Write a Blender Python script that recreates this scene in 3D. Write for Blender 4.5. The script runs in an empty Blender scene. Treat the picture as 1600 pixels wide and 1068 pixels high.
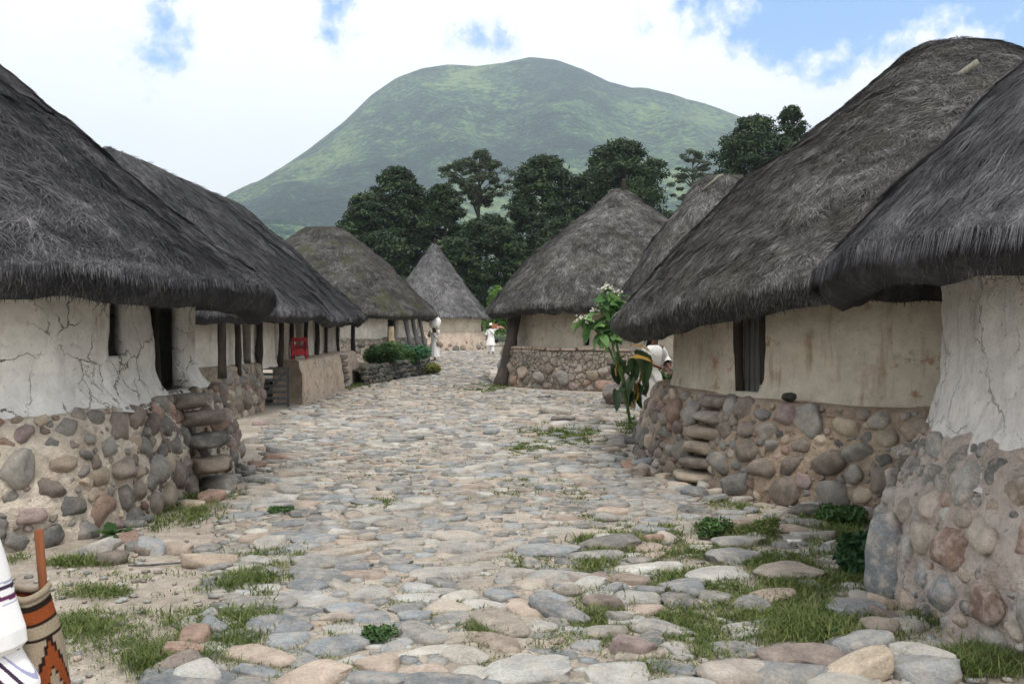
import bpy, bmesh, math, random
import numpy as np
from mathutils import Vector, Matrix, noise as mnoise
random.seed(7); RNG = np.random.default_rng(7)
SC = bpy.context.scene
COL = SC.collection
PI = math.pi

# ------------------------------------------------------------------ camera, sky, sun, exposure
F = 1500.0; HZ = 512.0; CAMH = 1.7            # focal length in photo pixels, horizon row, eye height
cam = bpy.data.cameras.new('camera'); camo = bpy.data.objects.new('camera', cam); COL.objects.link(camo)
cam.sensor_width = 36.0; cam.lens = 36.0 * F / 1600.0
cam.clip_start = 0.05; cam.clip_end = 20000
camo.location = (0, 0, CAMH)
camo.rotation_euler = (PI/2 - math.atan((534 - HZ) / F), 0, 0)
SC.camera = camo
SUN_EL, SUN_AZ = math.radians(66), math.radians(165)   # azimuth measured from +Y towards +X: high behind the camera, a little to the right
world = bpy.data.worlds.new('World'); SC.world = world; world.use_nodes = True
SUN_DIR = Vector((math.sin(SUN_AZ)*math.cos(SUN_EL), math.cos(SUN_AZ)*math.cos(SUN_EL), math.sin(SUN_EL)))
sl = bpy.data.lights.new('sun', 'SUN'); sl.energy = 1.7; sl.angle = math.radians(12); sl.color = (1.0, 0.95, 0.88)
so = bpy.data.objects.new('sun', sl); COL.objects.link(so); so.location = (0, 0, 60)
so.rotation_euler = SUN_DIR.to_track_quat('Z', 'Y').to_euler()
SC.view_settings.view_transform = 'Standard'; SC.view_settings.look = 'None'
SC.view_settings.exposure = 0.52; SC.view_settings.gamma = 1.0; SC.view_settings.use_curve_mapping = False
SC.render.engine = 'CYCLES'
SC.cycles.use_denoising = True
try: SC.cycles.denoiser = 'OPENIMAGEDENOISE'
except Exception: pass
SC.cycles.max_bounces = 5; SC.cycles.diffuse_bounces = 3; SC.cycles.glossy_bounces = 2
SC.cycles.transmission_bounces = 3; SC.cycles.volume_bounces = 0; SC.cycles.transparent_max_bounces = 4
SC.cycles.caustics_reflective = False; SC.cycles.caustics_refractive = False

# ------------------------------------------------------------------ node helper
class NT:
    def __init__(s, tree):
        s.t = tree; s.n = tree.nodes; s.l = tree.links; s.n.clear()
    def add(s, typ, **kw):
        n = s.n.new(typ)
        ins = kw.pop('ins', {})
        for k, v in kw.items(): setattr(n, k, v)
        for k, v in ins.items():
            if isinstance(v, bpy.types.NodeSocket): s.l.new(v, n.inputs[k])
            else: n.inputs[k].default_value = v
        return n
    def math(s, op, a, b=None, c=None, clamp=False):
        n = s.n.new('ShaderNodeMath'); n.operation = op; n.use_clamp = clamp
        for i, v in enumerate((a, b, c)):
            if v is None: continue
            if isinstance(v, bpy.types.NodeSocket): s.l.new(v, n.inputs[i])
            else: n.inputs[i].default_value = v
        return n.outputs[0]
    def noise(s, vec, scale, detail=4, rough=0.55, dist=0.0, out='Fac'):
        n = s.add('ShaderNodeTexNoise', ins={'Scale': scale, 'Detail': detail, 'Roughness': rough, 'Distortion': dist})
        if vec is not None: s.l.new(vec, n.inputs['Vector'])
        return n.outputs[out]
    def ramp(s, fac, stops, interp='LINEAR'):
        n = s.n.new('ShaderNodeValToRGB'); n.color_ramp.interpolation = interp
        e = n.color_ramp.elements
        while len(e) < len(stops): e.new(0.5)
        for el, (p, c) in zip(e, stops):
            el.position = p
            el.color = (c, c, c, 1) if isinstance(c, (int, float)) else (c[0], c[1], c[2], 1)
        s.l.new(fac, n.inputs[0]); return n.outputs[0]
    def mix(s, fac, a, b, mode='MIX'):
        n = s.n.new('ShaderNodeMix'); n.data_type = 'RGBA'; n.blend_type = mode
        for k, v in ((0, fac), (6, a), (7, b)):
            if isinstance(v, bpy.types.NodeSocket): s.l.new(v, n.inputs[k])
            elif k == 0: n.inputs[0].default_value = v
            else: n.inputs[k].default_value = (v[0], v[1], v[2], 1)
        return n.outputs[2]
    def attr(s, name, out='Fac'):
        n = s.n.new('ShaderNodeAttribute'); n.attribute_name = name; return n.outputs[out]
    def bump(s, h, strength=0.5, dist=0.02, normal=None):
        n = s.add('ShaderNodeBump', ins={'Strength': strength, 'Distance': dist, 'Height': h})
        if normal is not None: s.l.new(normal, n.inputs['Normal'])
        return n.outputs[0]
def newmat(name):
    m = bpy.data.materials.new(name); m.use_nodes = True
    return m, NT(m.node_tree)
def finish(nt, col, rough=0.9, normal=None, trans=0.0, spec=0.25):
    out = nt.add('ShaderNodeOutputMaterial')
    b = nt.add('ShaderNodeBsdfPrincipled', ins={'Roughness': rough, 'Specular IOR Level': spec})
    if isinstance(col, bpy.types.NodeSocket): nt.l.new(col, b.inputs['Base Color'])
    else: b.inputs['Base Color'].default_value = (*col, 1)
    if normal is not None: nt.l.new(normal, b.inputs['Normal'])
    sh = b.outputs[0]
    if trans > 0:
        t = nt.add('ShaderNodeBsdfTranslucent')
        if isinstance(col, bpy.types.NodeSocket): nt.l.new(col, t.inputs[0])
        else: t.inputs[0].default_value = (*col, 1)
        mx = nt.add('ShaderNodeMixShader', ins={0: trans}); nt.l.new(sh, mx.inputs[1]); nt.l.new(t.outputs[0], mx.inputs[2]); sh = mx.outputs[0]
    nt.l.new(sh, out.inputs[0])
def pos(nt): return nt.add('ShaderNodeNewGeometry').outputs['Position']

# ------------------------------------------------------------------ world: Nishita sky with cumulus cloud cover
def build_world():
    nt = NT(world.node_tree)
    sky = nt.add('ShaderNodeTexSky', sky_type='NISHITA', sun_disc=False)
    sky.sun_elevation = SUN_EL; sky.sun_rotation = SUN_AZ; sky.altitude = 2000; sky.air_density = 1.0; sky.dust_density = 0.6; sky.ozone_density = 1.5
    tc = nt.add('ShaderNodeTexCoord').outputs['Generated']
    sx = nt.add('ShaderNodeSeparateXYZ'); nt.l.new(tc, sx.inputs[0])
    # angular coordinates: azimuth from +Y, elevation
    az = nt.math('ARCTAN2', sx.outputs[0], sx.outputs[1]); el = nt.math('ARCSINE', sx.outputs[2])
    w1 = nt.noise(tc, 9.0, 6, 0.62); w2 = nt.noise(tc, 34.0, 5, 0.6)
    wob = nt.math('ADD', nt.math('MULTIPLY', nt.math('SUBTRACT', w1, 0.5), 0.15), nt.math('MULTIPLY', nt.math('SUBTRACT', w2, 0.5), 0.07))
    def gap(px, py, rx, ry, amp=1.0):          # a gap of blue centred on one direction of the sky
        a0 = math.atan((px-800)/F); e0 = math.atan((HZ-py)/F*math.cos(a0))
        dx = nt.math('DIVIDE', nt.math('SUBTRACT', az, a0), rx); dy = nt.math('DIVIDE', nt.math('SUBTRACT', el, e0), ry)
        d = nt.math('SQRT', nt.math('ADD', nt.math('MULTIPLY', dx, dx), nt.math('MULTIPLY', dy, dy)))
        return nt.math('MULTIPLY', nt.math('SUBTRACT', 1.0, d), min(rx, ry)*amp)
    g = gap(1390, -40, 0.20, 0.072)
    for a in ((262, 40, 0.024, 0.036), (545, 0, 0.025, 0.035), (742, 52, 0.03, 0.016), (1620, 70, 0.035, 0.05), (520, 60, 0.014, 0.012)):
        g = nt.math('MAXIMUM', g, gap(*a))
    # everywhere else the same broken cover goes on
    hi = nt.math('MULTIPLY', nt.math('SUBTRACT', nt.noise(tc, 3.2, 4, 0.5), 0.60), 0.30)
    upm = nt.math('MULTIPLY', nt.math('SUBTRACT', el, 0.36), 6.0, clamp=True)
    hi = nt.math('SUBTRACT', nt.math('MULTIPLY', nt.math('ADD', hi, 0.2), upm), 0.2)
    g = nt.math('MAXIMUM', g, hi)
    g = nt.math('ADD', g, wob)
    cov = nt.ramp(nt.math('ADD', nt.math('MULTIPLY', g, 22.0), 0.5), [(0.22, 1.0), (0.45, 0.85), (0.62, 0.45), (0.88, 0.0)])
    body = nt.noise(tc, 5.0, 5, 0.6)
    cl = nt.ramp(body, [(0.30, (10.4, 10.5, 10.7)), (0.48, (11.0, 11.1, 11.2)), (1.0, (12.0, 12.0, 12.0))])
    skyc = nt.mix(1.0, sky.outputs[0], (1.05, 1.75, 2.1), 'MULTIPLY')
    col = nt.mix(cov, skyc, cl)
    bg = nt.add('ShaderNodeBackground', ins={'Strength': 0.1}); nt.l.new(col, bg.inputs[0])
    out = nt.add('ShaderNodeOutputWorld'); nt.l.new(bg.outputs[0], out.inputs[0])
build_world()

# ------------------------------------------------------------------ numpy noise
def _hash(ix, iy, iz, seed):
    h = (ix.astype(np.int64)*374761393 + iy.astype(np.int64)*668265263 + iz.astype(np.int64)*2147483647 + seed*974711) & 0xffffffff
    h = ((h ^ (h >> 13)) * 1274126177) & 0xffffffff
    h = ((h ^ (h >> 16)) * 2246822519) & 0xffffffff
    return ((h ^ (h >> 15)) & 0xffffff) / float(0xffffff)
def vn(p, seed=0):
    p = np.asarray(p, float); i = np.floor(p).astype(np.int64); f = p - i; f = f*f*f*(f*(f*6-15)+10)
    r = 0
    for dx in (0, 1):
        wx = f[..., 0] if dx else 1-f[..., 0]
        for dy in (0, 1):
            wy = f[..., 1] if dy else 1-f[..., 1]
            for dz in (0, 1):
                wz = f[..., 2] if dz else 1-f[..., 2]
                r = r + wx*wy*wz*_hash(i[..., 0]+dx, i[..., 1]+dy, i[..., 2]+dz, seed)
    return r*2-1
def fbm(p, seed=0, oct=4, gain=0.5):
    p = np.asarray(p, float); a = 1.0; r = 0; tot = 0
    for k in range(oct):
        r = r + a*vn(p + 17.3*k, seed+k); tot += a; a *= gain; p = p*2.03
    return r/tot
def sstep(a, b, x):
    t = np.clip((x-a)/(b-a), 0, 1); return t*t*(3-2*t)

# ------------------------------------------------------------------ object helpers
def mesh(name, v, f, mat=None, smooth=True, attrs=None, cols=None):
    """v (n,3), f (m,3|4) or list of such arrays"""
    me = bpy.data.meshes.new(name)
    v = np.ascontiguousarray(v, np.float32)
    fl = [np.asarray(a, np.int32) for a in (f if isinstance(f, list) else [f]) if len(a)]
    me.vertices.add(len(v)); me.vertices.foreach_set('co', v.ravel())
    lt = np.concatenate([np.full(len(a), a.shape[1], np.int32) for a in fl]); idx = np.concatenate([a.ravel() for a in fl])
    me.loops.add(len(idx)); me.loops.foreach_set('vertex_index', idx)
    me.polygons.add(len(lt)); ls = np.concatenate([[0], np.cumsum(lt)[:-1]]).astype(np.int32)
    me.polygons.foreach_set('loop_start', ls)
    try: me.polygons.foreach_set('loop_total', lt)
    except Exception: pass
    if smooth: me.polygons.foreach_set('use_smooth', np.ones(len(lt), bool))
    if attrs:
        for k, a in attrs.items():
            at = me.attributes.new(k, 'FLOAT', 'POINT'); at.data.foreach_set('value', np.ascontiguousarray(a, np.float32))
    if cols is not None:
        at = me.attributes.new('pcol', 'FLOAT_COLOR', 'POINT')
        c4 = np.ones((len(v), 4), np.float32); c4[:, :3] = cols; at.data.foreach_set('color', c4.ravel())
    if mat: me.materials.append(mat)
    me.update(calc_edges=True); me.validate(clean_customdata=False)
    return me
def link(name, me, parent=None, loc=None, rot=None, scale=None, mw=None):
    o = bpy.data.objects.new(name, me); COL.objects.link(o)
    if parent: o.parent = parent
    if mw is not None: o.matrix_basis = mw
    if loc is not None: o.location = loc
    if rot is not None: o.rotation_euler = rot
    if scale is not None: o.scale = scale
    return o
def tag(o, label=None, cat=None, group=None, kind=None):
    if label: o['label'] = label
    if cat: o['category'] = cat
    if group: o['group'] = group
    if kind: o['kind'] = kind
    return o
def thing(name, label, cat, loc=(0, 0, 0), rotz=0, group=None):
    o = bpy.data.objects.new(name, None); COL.objects.link(o); o.empty_display_size = 0.2
    o.location = loc; o.rotation_euler = (0, 0, rotz)
    return tag(o, label, cat, group)
def gridfaces(nr, nc, wrap=False):
    """rows nr, cols nc of a vertex grid"""
    c = nc if wrap else nc-1
    i, j = np.meshgrid(np.arange(nr-1), np.arange(c), indexing='ij'); j2 = (j+1) % nc
    return np.stack([i*nc+j, i*nc+j2, (i+1)*nc+j2, (i+1)*nc+j], -1).reshape(-1, 4)
def tube(path, rad, n=10, caps=True, squash=1.0):
    path = np.asarray(path, float); m = len(path); rad = np.broadcast_to(np.asarray(rad, float), (m,))
    vs = []; up = np.array([0, 0, 1.0])
    for k in range(m):
        d = path[min(k+1, m-1)] - path[max(k-1, 0)]; d = d/np.linalg.norm(d)
        a = np.cross(d, up if abs(d[2]) < 0.9 else np.array([0, 1.0, 0])); a /= np.linalg.norm(a); b = np.cross(a, d)
        t = np.arange(n)*2*PI/n
        vs.append(path[k] + rad[k]*(np.cos(t)[:, None]*a + squash*np.sin(t)[:, None]*b))
    v = np.concatenate(vs); f = [gridfaces(m, n, True)[:, ::-1]]
    if caps:
        c0 = len(v); v = np.vstack([v, path[:1], path[-1:]]); j = np.arange(n)
        f.append(np.stack([np.full(n, c0), j, (j+1) % n], -1)); o = (m-1)*n
        f.append(np.stack([np.full(n, c0+1), o+(j+1) % n, o+j], -1))
    return v, f
def boxv(sx, sy, sz, bev=0.0, c=(0, 0, 0)):
    bm = bmesh.new(); bmesh.ops.create_cube(bm, size=1.0)
    for v in bm.verts: v.co = Vector((v.co.x*sx+c[0], v.co.y*sy+c[1], v.co.z*sz+c[2]))
    if bev > 0: bmesh.ops.bevel(bm, geom=list(bm.edges), offset=bev, segments=2, affect='EDGES')
    return bm
def bm_obj(name, bm, mat, parent=None, smooth=False):
    me = bpy.data.meshes.new(name); bm.to_mesh(me); bm.free(); me.materials.append(mat)
    if smooth:
        for p in me.polygons: p.use_smooth = True
    return link(name, me, parent)
def join(parts):
    vs, fq, ft, off = [], [], [], 0
    for v, f in parts:
        for a in (f if isinstance(f, list) else [f]):
            (fq if a.shape[1] == 4 else ft).append(a+off)
        vs.append(v); off += len(v)
    out = []
    if fq: out.append(np.concatenate(fq))
    if ft: out.append(np.concatenate(ft))
    return np.concatenate(vs), out
def px2g(px, py, z=0.0):
    """photo pixel of a point at height z above datum -> world X, Y"""
    y = (CAMH - z)*F/(py - HZ); return (px-800)/F*y, y

# ------------------------------------------------------------------ ground height
def gz(x, y):
    x = np.asarray(x, float); y = np.asarray(y, float)
    rise = 0.0112*np.clip(y-26, 0, None)
    rise = np.where(rise > 0.7, 0.7+0.5*(1-np.exp(-(rise-0.7)/0.5)), rise)
    p = np.stack([x*0.55, y*0.55, np.zeros_like(x+y)], -1)
    near = np.exp(-np.clip(y-30, 0, None)/40)*np.exp(-np.clip(np.abs(x)-10, 0, None)/20)
    return rise + near*(0.035*fbm(p, 3, 3))
def gzf(x, y): return float(gz(np.array([x]), np.array([y]))[0])

# ------------------------------------------------------------------ materials
def mat_stone(name, palette, dust=(0.52, 0.43, 0.34), dustamt=0.35, bumpd=0.012):
    m, nt = newmat(name)
    oi = nt.add('ShaderNodeObjectInfo'); tc = nt.add('ShaderNodeTexCoord').outputs['Object']; P = pos(nt)
    r = nt.math('FRACT', nt.math('ADD', oi.outputs['Random'], nt.attr('tint')))
    n = len(palette); stops = [(i/n, c) for i, c in enumerate(palette)]
    base = nt.ramp(r, stops, 'CONSTANT')
    r2 = nt.math('FRACT', nt.math('MULTIPLY', r, 37.17))
    base = nt.mix(1.0, base, nt.ramp(r2, [(0, 0.70), (1, 1.22)]), 'MULTIPLY')
    big = nt.noise(P, 7.0, 3, 0.6); fine = nt.noise(P, 60.0, 4, 0.7); sp = nt.noise(P, 220.0, 2, 0.6)
    col = nt.mix(1.0, base, nt.ramp(big, [(0.25, 0.66), (0.75, 1.22)]), 'MULTIPLY')
    col = nt.mix(1.0, col, nt.ramp(fine, [(0.3, 0.72), (0.7, 1.2)]), 'MULTIPLY')
    col = nt.mix(1.0, col, nt.ramp(sp, [(0.3, 0.82), (0.7, 1.14)]), 'MULTIPLY')
    dm = nt.ramp(nt.noise(P, 11.0, 5, 0.7), [(0.46, 0.0), (0.66, 1.0)])
    col = nt.mix(nt.math('MULTIPLY', dm, dustamt), col, dust)
    h = nt.math('ADD', nt.math('MULTIPLY', nt.noise(P, 16.0, 5, 0.62), 1.0), nt.math('MULTIPLY', fine, 0.4))
    finish(nt, col, 0.85, nt.bump(h, 0.7, bumpd))
    return m
PAL_PATH = [(0.40, 0.38, 0.35), (0.30, 0.31, 0.315), (0.47, 0.435, 0.38), (0.36, 0.335, 0.305), (0.43, 0.365, 0.30), (0.26, 0.265, 0.27), (0.54, 0.51, 0.46), (0.43, 0.41, 0.38), (0.46, 0.36, 0.29), (0.37, 0.365, 0.355), (0.24, 0.235, 0.225), (0.41, 0.37, 0.32)]
PAL_WALL = [(0.22, 0.185, 0.155), (0.18, 0.172, 0.16), (0.33, 0.265, 0.205), (0.15, 0.145, 0.135), (0.29, 0.195, 0.15), (0.245, 0.23, 0.205), (0.40, 0.33, 0.25), (0.19, 0.155, 0.135), (0.26, 0.20, 0.185), (0.34, 0.30, 0.26)]
PAL_DARK = [(0.055, 0.055, 0.05), (0.085, 0.08, 0.07), (0.07, 0.07, 0.07), (0.11, 0.095, 0.08), (0.05, 0.055, 0.055)]
PAL_PATH = [(c[0]*0.84, c[1]*0.86, c[2]*0.86) for c in PAL_PATH]
M_COBBLE = mat_stone('cobble_stone', PAL_PATH, (0.46, 0.385, 0.31), 0.5, 0.024)
M_R1STONE = mat_stone('mortar_smeared_stone', PAL_PATH[:6]+PAL_WALL[:6], (0.50, 0.42, 0.365), 0.75, 0.018)
M_WSTONE = mat_stone('wall_stone', PAL_WALL, (0.44, 0.36, 0.28), 0.30, 0.014)
M_DSTONE = mat_stone('mossy_dark_stone', PAL_DARK, (0.10, 0.11, 0.06), 0.5, 0.014)

def mat_ground(name, sandy=True):
    m, nt = newmat(name); P = pos(nt)
    a = nt.noise(P, 0.9, 5, 0.6); b = nt.noise(P, 7.0, 5, 0.65); c = nt.noise(P, 55.0, 4, 0.7)
    col = nt.ramp(a, [(0.3, (0.29, 0.25, 0.20)), (0.52, (0.43, 0.37, 0.305)), (0.75, (0.54, 0.47, 0.395))])
    col = nt.mix(1.0, col, nt.ramp(b, [(0.3, 0.66), (0.65, 1.12)]), 'MULTIPLY')
    col = nt.mix(1.0, col, nt.ramp(c, [(0.3, 0.68), (0.68, 1.15)]), 'MULTIPLY')
    v = nt.add('ShaderNodeTexVoronoi', feature='F1', ins={'Scale': 46.0}); nt.l.new(P, v.inputs['Vector'])
    pm = nt.ramp(v.outputs['Distance'], [(0.16, 1.0), (0.28, 0.0)])
    pm = nt.math('MULTIPLY', pm, nt.ramp(nt.noise(P, 3.0, 3), [(0.48, 0), (0.6, 1)]))
    pc = nt.mix(0.5, v.outputs['Color'], (0.4, 0.36, 0.32)); pc = nt.mix(1.0, pc, (0.75, 0.66, 0.58), 'MULTIPLY')
    col = nt.mix(nt.math('MULTIPLY', pm, 0.6), col, pc)
    moss = nt.ramp(nt.noise(P, 1.7, 5, 0.65), [(0.56, 0.0), (0.70, 1.0)])
    mm = nt.math('MULTIPLY', moss, nt.ramp(b, [(0.4, 0.0), (0.6, 0.75)]))
    col = nt.mix(mm, col, (0.14, 0.15, 0.055))
    gr = nt.attr('meadow')
    grc = nt.ramp(nt.noise(P, 0.15, 6, 0.6), [(0.3, (0.035, 0.055, 0.02)), (0.7, (0.085, 0.12, 0.04))])
    col = nt.mix(gr, col, grc)
    h = nt.math('ADD', nt.math('MULTIPLY', b, 1.4), nt.math('ADD', nt.math('MULTIPLY', c, 0.35), nt.math('MULTIPLY', pm, 0.4)))
    finish(nt, col, 0.95, nt.bump(h, 0.8, 0.03))
    return m
M_GROUND = mat_ground('sandy_ground')

def mat_thatch(name, dark=(0.031, 0.031, 0.034), mid=(0.100, 0.097, 0.101), light=(0.25, 0.24, 0.245), moss=0.0, mossc=(0.07, 0.072, 0.030)):
    m, nt = newmat(name); P = pos(nt)
    t = nt.attr('tint')
    lf = nt.noise(P, 0.9, 4, 0.6); mf = nt.noise(P, 4.5, 4, 0.65, 0.6); hf = nt.noise(P, 20.0, 4, 0.7)
    k = nt.math('ADD', nt.math('MULTIPLY', t, 0.52), nt.math('ADD', nt.math('MULTIPLY', nt.math('SUBTRACT', mf, 0.5), 0.85), nt.math('ADD', nt.math('MULTIPLY', nt.math('SUBTRACT', lf, 0.5), 0.65), nt.math('MULTIPLY', nt.math('SUBTRACT', hf, 0.5), 0.35))))
    col = nt.ramp(k, [(0.02, dark), (0.35, mid), (0.85, light)])
    mo = nt.ramp(nt.noise(P, 1.3, 4, 0.6), [(0.50, 0.0), (0.68, 1.0)])
    col = nt.mix(nt.math('MULTIPLY', mo, 0.35+moss), col, mossc) if moss >= 0 else col
    finish(nt, col, 0.85, nt.bump(nt.math('ADD', mf, hf), 0.6, 0.05), spec=0.2)
    return m
M_TH1 = mat_thatch('thatch_blue_grey', moss=-0.25)
M_TH2 = mat_thatch('thatch_brown_grey', (0.036, 0.034, 0.033), (0.122, 0.115, 0.109), (0.36, 0.345, 0.33), 0.08, (0.072, 0.070, 0.040))
M_TH3 = mat_thatch('thatch_mossy', (0.034, 0.032, 0.030), (0.10, 0.094, 0.088), (0.25, 0.24, 0.22), 0.40)
M_TH4 = mat_thatch('thatch_pale_grey', (0.06, 0.058, 0.06), (0.15, 0.145, 0.145), (0.30, 0.29, 0.285), -0.2)
M_TH5 = mat_thatch('thatch_silver_grey', (0.034, 0.033, 0.037), (0.112, 0.109, 0.116), (0.31, 0.30, 0.315), -0.2)

def mat_plaster(name, base=(0.60, 0.555, 0.49), stain=(0.30, 0.22, 0.15), stainamt=0.5, cracks=0.0, streak=0.5, rust=0.0):
    m, nt = newmat(name); P = pos(nt)
    a = nt.noise(P, 1.5, 5, 0.62); b = nt.noise(P, 9.0, 5, 0.65); c = nt.noise(P, 45.0, 3, 0.6)
    col = nt.mix(1.0, base, nt.ramp(a, [(0.25, 0.80), (0.7, 1.12)]), 'MULTIPLY')
    col = nt.mix(1.0, col, nt.ramp(b, [(0.3, 0.86), (0.65, 1.06)]), 'MULTIPLY')
    mp = nt.add('ShaderNodeMapping', ins={'Scale': (9.0, 9.0, 0.9)}); nt.l.new(P, mp.inputs[0])
    st = nt.noise(mp.outputs[0], 1.0, 5, 0.65)
    sm = nt.math('MULTIPLY', nt.ramp(st, [(0.50, 0.0), (0.68, 1.0)]), nt.ramp(nt.noise(P, 2.2, 4), [(0.42, 0.0), (0.62, 1.0)]))
    col = nt.mix(nt.math('MULTIPLY', sm, stainamt), col, stain)
    pit = nt.ramp(nt.noise(P, 26.0, 3, 0.7), [(0.66, 0.0), (0.74, 1.0)])
    col = nt.mix(nt.math('MULTIPLY', pit, 0.6), col, (0.24, 0.19, 0.14))
    if rust > 0:
        rm = nt.math('MULTIPLY', nt.ramp(nt.noise(P, 5.5, 5, 0.72), [(0.54, 0.0), (0.63, 1.0)]), nt.ramp(nt.noise(P, 1.4, 3), [(0.45, 0), (0.6, 1)]))
        col = nt.mix(nt.math('MULTIPLY', rm, rust), col, (0.30, 0.15, 0.07))
    h = nt.math('ADD', nt.math('MULTIPLY', b, 1.0), nt.math('SUBTRACT', nt.math('MULTIPLY', c, 0.35), nt.math('MULTIPLY', pit, 0.5)))
    if cracks > 0:
        dn = nt.add('ShaderNodeTexNoise', ins={'Scale': 3.0, 'Detail': 5.0, 'Roughness': 0.65}); nt.l.new(P, dn.inputs['Vector'])
        vv = nt.add('ShaderNodeVectorMath', operation='SCALE', ins={'Scale': 0.38}); nt.l.new(dn.outputs['Color'], vv.inputs[0])
        va = nt.add('ShaderNodeVectorMath', operation='ADD'); nt.l.new(P, va.inputs[0]); nt.l.new(vv.outputs[0], va.inputs[1])
        def net(sc, w, thr):
            vo = nt.add('ShaderNodeTexVoronoi', feature='DISTANCE_TO_EDGE', ins={'Scale': sc}); nt.l.new(va.outputs[0], vo.inputs['Vector'])
            c1 = nt.ramp(vo.outputs['Distance'], [(w*0.3, 1.0), (w, 0.0)])
            return nt.math('MULTIPLY', c1, nt.ramp(nt.noise(P, 1.9, 2), [(thr, 0.0), (thr+0.1, 1.0)]))
        cr = nt.math('MAXIMUM', net(2.3, 0.015, 0.40), nt.math('MULTIPLY', net(5.5, 0.018, 0.54), 0.6))
        cr = nt.math('MULTIPLY', cr, cracks)
        col = nt.mix(cr, col, (0.10, 0.075, 0.05)); h = nt.math('SUBTRACT', h, nt.math('MULTIPLY', cr, 1.6))
    finish(nt, col, 0.92, nt.bump(h, 0.8, 0.02))
    return m
M_PL1 = mat_plaster('limewash_cracked', (0.74, 0.715, 0.665), (0.33, 0.26, 0.19), 0.45, 0.9)
M_PL2 = mat_plaster('limewash_dingy', (0.66, 0.62, 0.545), (0.22, 0.17, 0.12), 0.55, 0.25)
M_PL3 = mat_plaster('ochre_plaster', (0.52, 0.465, 0.37), (0.34, 0.26, 0.17), 0.45, 0.5)
M_PLR2 = mat_plaster('rust_stained_plaster', (0.55, 0.49, 0.395), (0.26, 0.17, 0.10), 0.85, 0.0, 0.5, 0.75)
M_PLR1 = mat_plaster('pale_lime_plaster', (0.66, 0.63, 0.60), (0.28, 0.22, 0.18), 0.6, 0.45)
M_MUD = mat_plaster('pink_mud', (0.50, 0.405, 0.32), (0.27, 0.19, 0.13), 0.6, 0.6)
def mat_mortar(name, base, dark, cells=0.0):
    m, nt = newmat(name); P = pos(nt)
    a = nt.noise(P, 2.5, 5, 0.65); b = nt.noise(P, 14.0, 5, 0.7); c = nt.noise(P, 60.0, 3, 0.7)
    col = nt.ramp(a, [(0.3, dark), (0.6, base)])
    col = nt.mix(1.0, col, nt.ramp(b, [(0.3, 0.68), (0.65, 1.12)]), 'MULTIPLY')
    h = nt.math('ADD', b, nt.math('MULTIPLY', c, 0.4))
    if cells:
        vo = nt.add('ShaderNodeTexVoronoi', feature='DISTANCE_TO_EDGE', ins={'Scale': cells}); nt.l.new(P, vo.inputs['Vector'])
        cr = nt.ramp(vo.outputs['Distance'], [(0.01, 1.0), (0.07, 0.0)])
        col = nt.mix(nt.math('MULTIPLY', cr, 0.55), col, (0.13, 0.11, 0.09)); h = nt.math('SUBTRACT', h, nt.math('MULTIPLY', cr, 2.0))
    finish(nt, col, 0.95, nt.bump(h, 1.0, 0.045))
    return m
M_MO1 = mat_mortar('cream_mortar', (0.70, 0.61, 0.50), (0.46, 0.38, 0.30))
M_MOR2 = mat_mortar('sandy_mortar', (0.44, 0.345, 0.255), (0.28, 0.205, 0.145))
M_MOR1 = mat_mortar('pinkish_mortar', (0.55, 0.475, 0.42), (0.38, 0.30, 0.255))
M_MOR3 = mat_mortar('crazed_grey_mud', (0.40, 0.345, 0.28), (0.27, 0.23, 0.185), 6.5)
M_MOL2 = mat_mortar('dull_mortar', (0.38, 0.32, 0.25), (0.24, 0.20, 0.155))

def mat_wood(name, c1, c2, sc=(18, 18, 2.0)):
    m, nt = newmat(name); tc = nt.add('ShaderNodeTexCoord').outputs['Object']
    mp = nt.add('ShaderNodeMapping', ins={'Scale': sc}); nt.l.new(tc, mp.inputs[0])
    a = nt.noise(mp.outputs[0], 1.0, 5, 0.65, 0.5)
    col = nt.ramp(a, [(0.3, c1), (0.7, c2)])
    finish(nt, col, 0.85, nt.bump(a, 0.6, 0.01)); return m
M_WOODD = mat_wood('dark_timber', (0.018, 0.014, 0.011), (0.055, 0.042, 0.032))
M_WOODG = mat_wood('grey_timber', (0.045, 0.045, 0.045), (0.15, 0.145, 0.14))
M_WOODP = mat_wood('pale_timber', (0.20, 0.155, 0.10), (0.40, 0.33, 0.23))
M_WOODPG = mat_wood('bleached_timber', (0.14, 0.13, 0.10), (0.30, 0.28, 0.23))
M_STICK = mat_wood('red_brown_stick', (0.16, 0.055, 0.022), (0.27, 0.10, 0.045), (30, 30, 3))
M_BARK = mat_wood('bark', (0.035, 0.028, 0.022), (0.11, 0.09, 0.075), (5, 5, 1.0))
def mat_flat(name, c, rough=0.8, trans=0.0, spec=0.25, bump=0.0, bs=60):
    m, nt = newmat(name); P = nt.add('ShaderNodeTexCoord').outputs['Object']
    n = nt.noise(P, bs, 3, 0.6)
    col = nt.mix(1.0, c, nt.ramp(n, [(0.3, 0.85), (0.7, 1.1)]), 'MULTIPLY')
    finish(nt, col, rough, nt.bump(n, 0.4, bump) if bump else None, trans, spec); return m
M_CLOTH = mat_flat('white_cotton', (0.78, 0.77, 0.75), 0.9, 0.0, 0.1, 0.004, 40)
M_SKIN = mat_flat('brown_skin', (0.16, 0.075, 0.05), 0.55)
M_HAIR = mat_flat('black_hair', (0.008, 0.007, 0.008), 0.5)
M_BLACK = mat_flat('black_cord', (0.012, 0.011, 0.012), 0.8)
M_BROWNBOX = mat_flat('brown_bundle', (0.40, 0.16, 0.09), 0.8)
M_REDBUN = mat_flat('faded_red_cloth', (0.45, 0.20, 0.16), 0.85)
M_RED = mat_flat('red_plastic', (0.42, 0.012, 0.015), 0.4, 0, 0.4)
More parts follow.
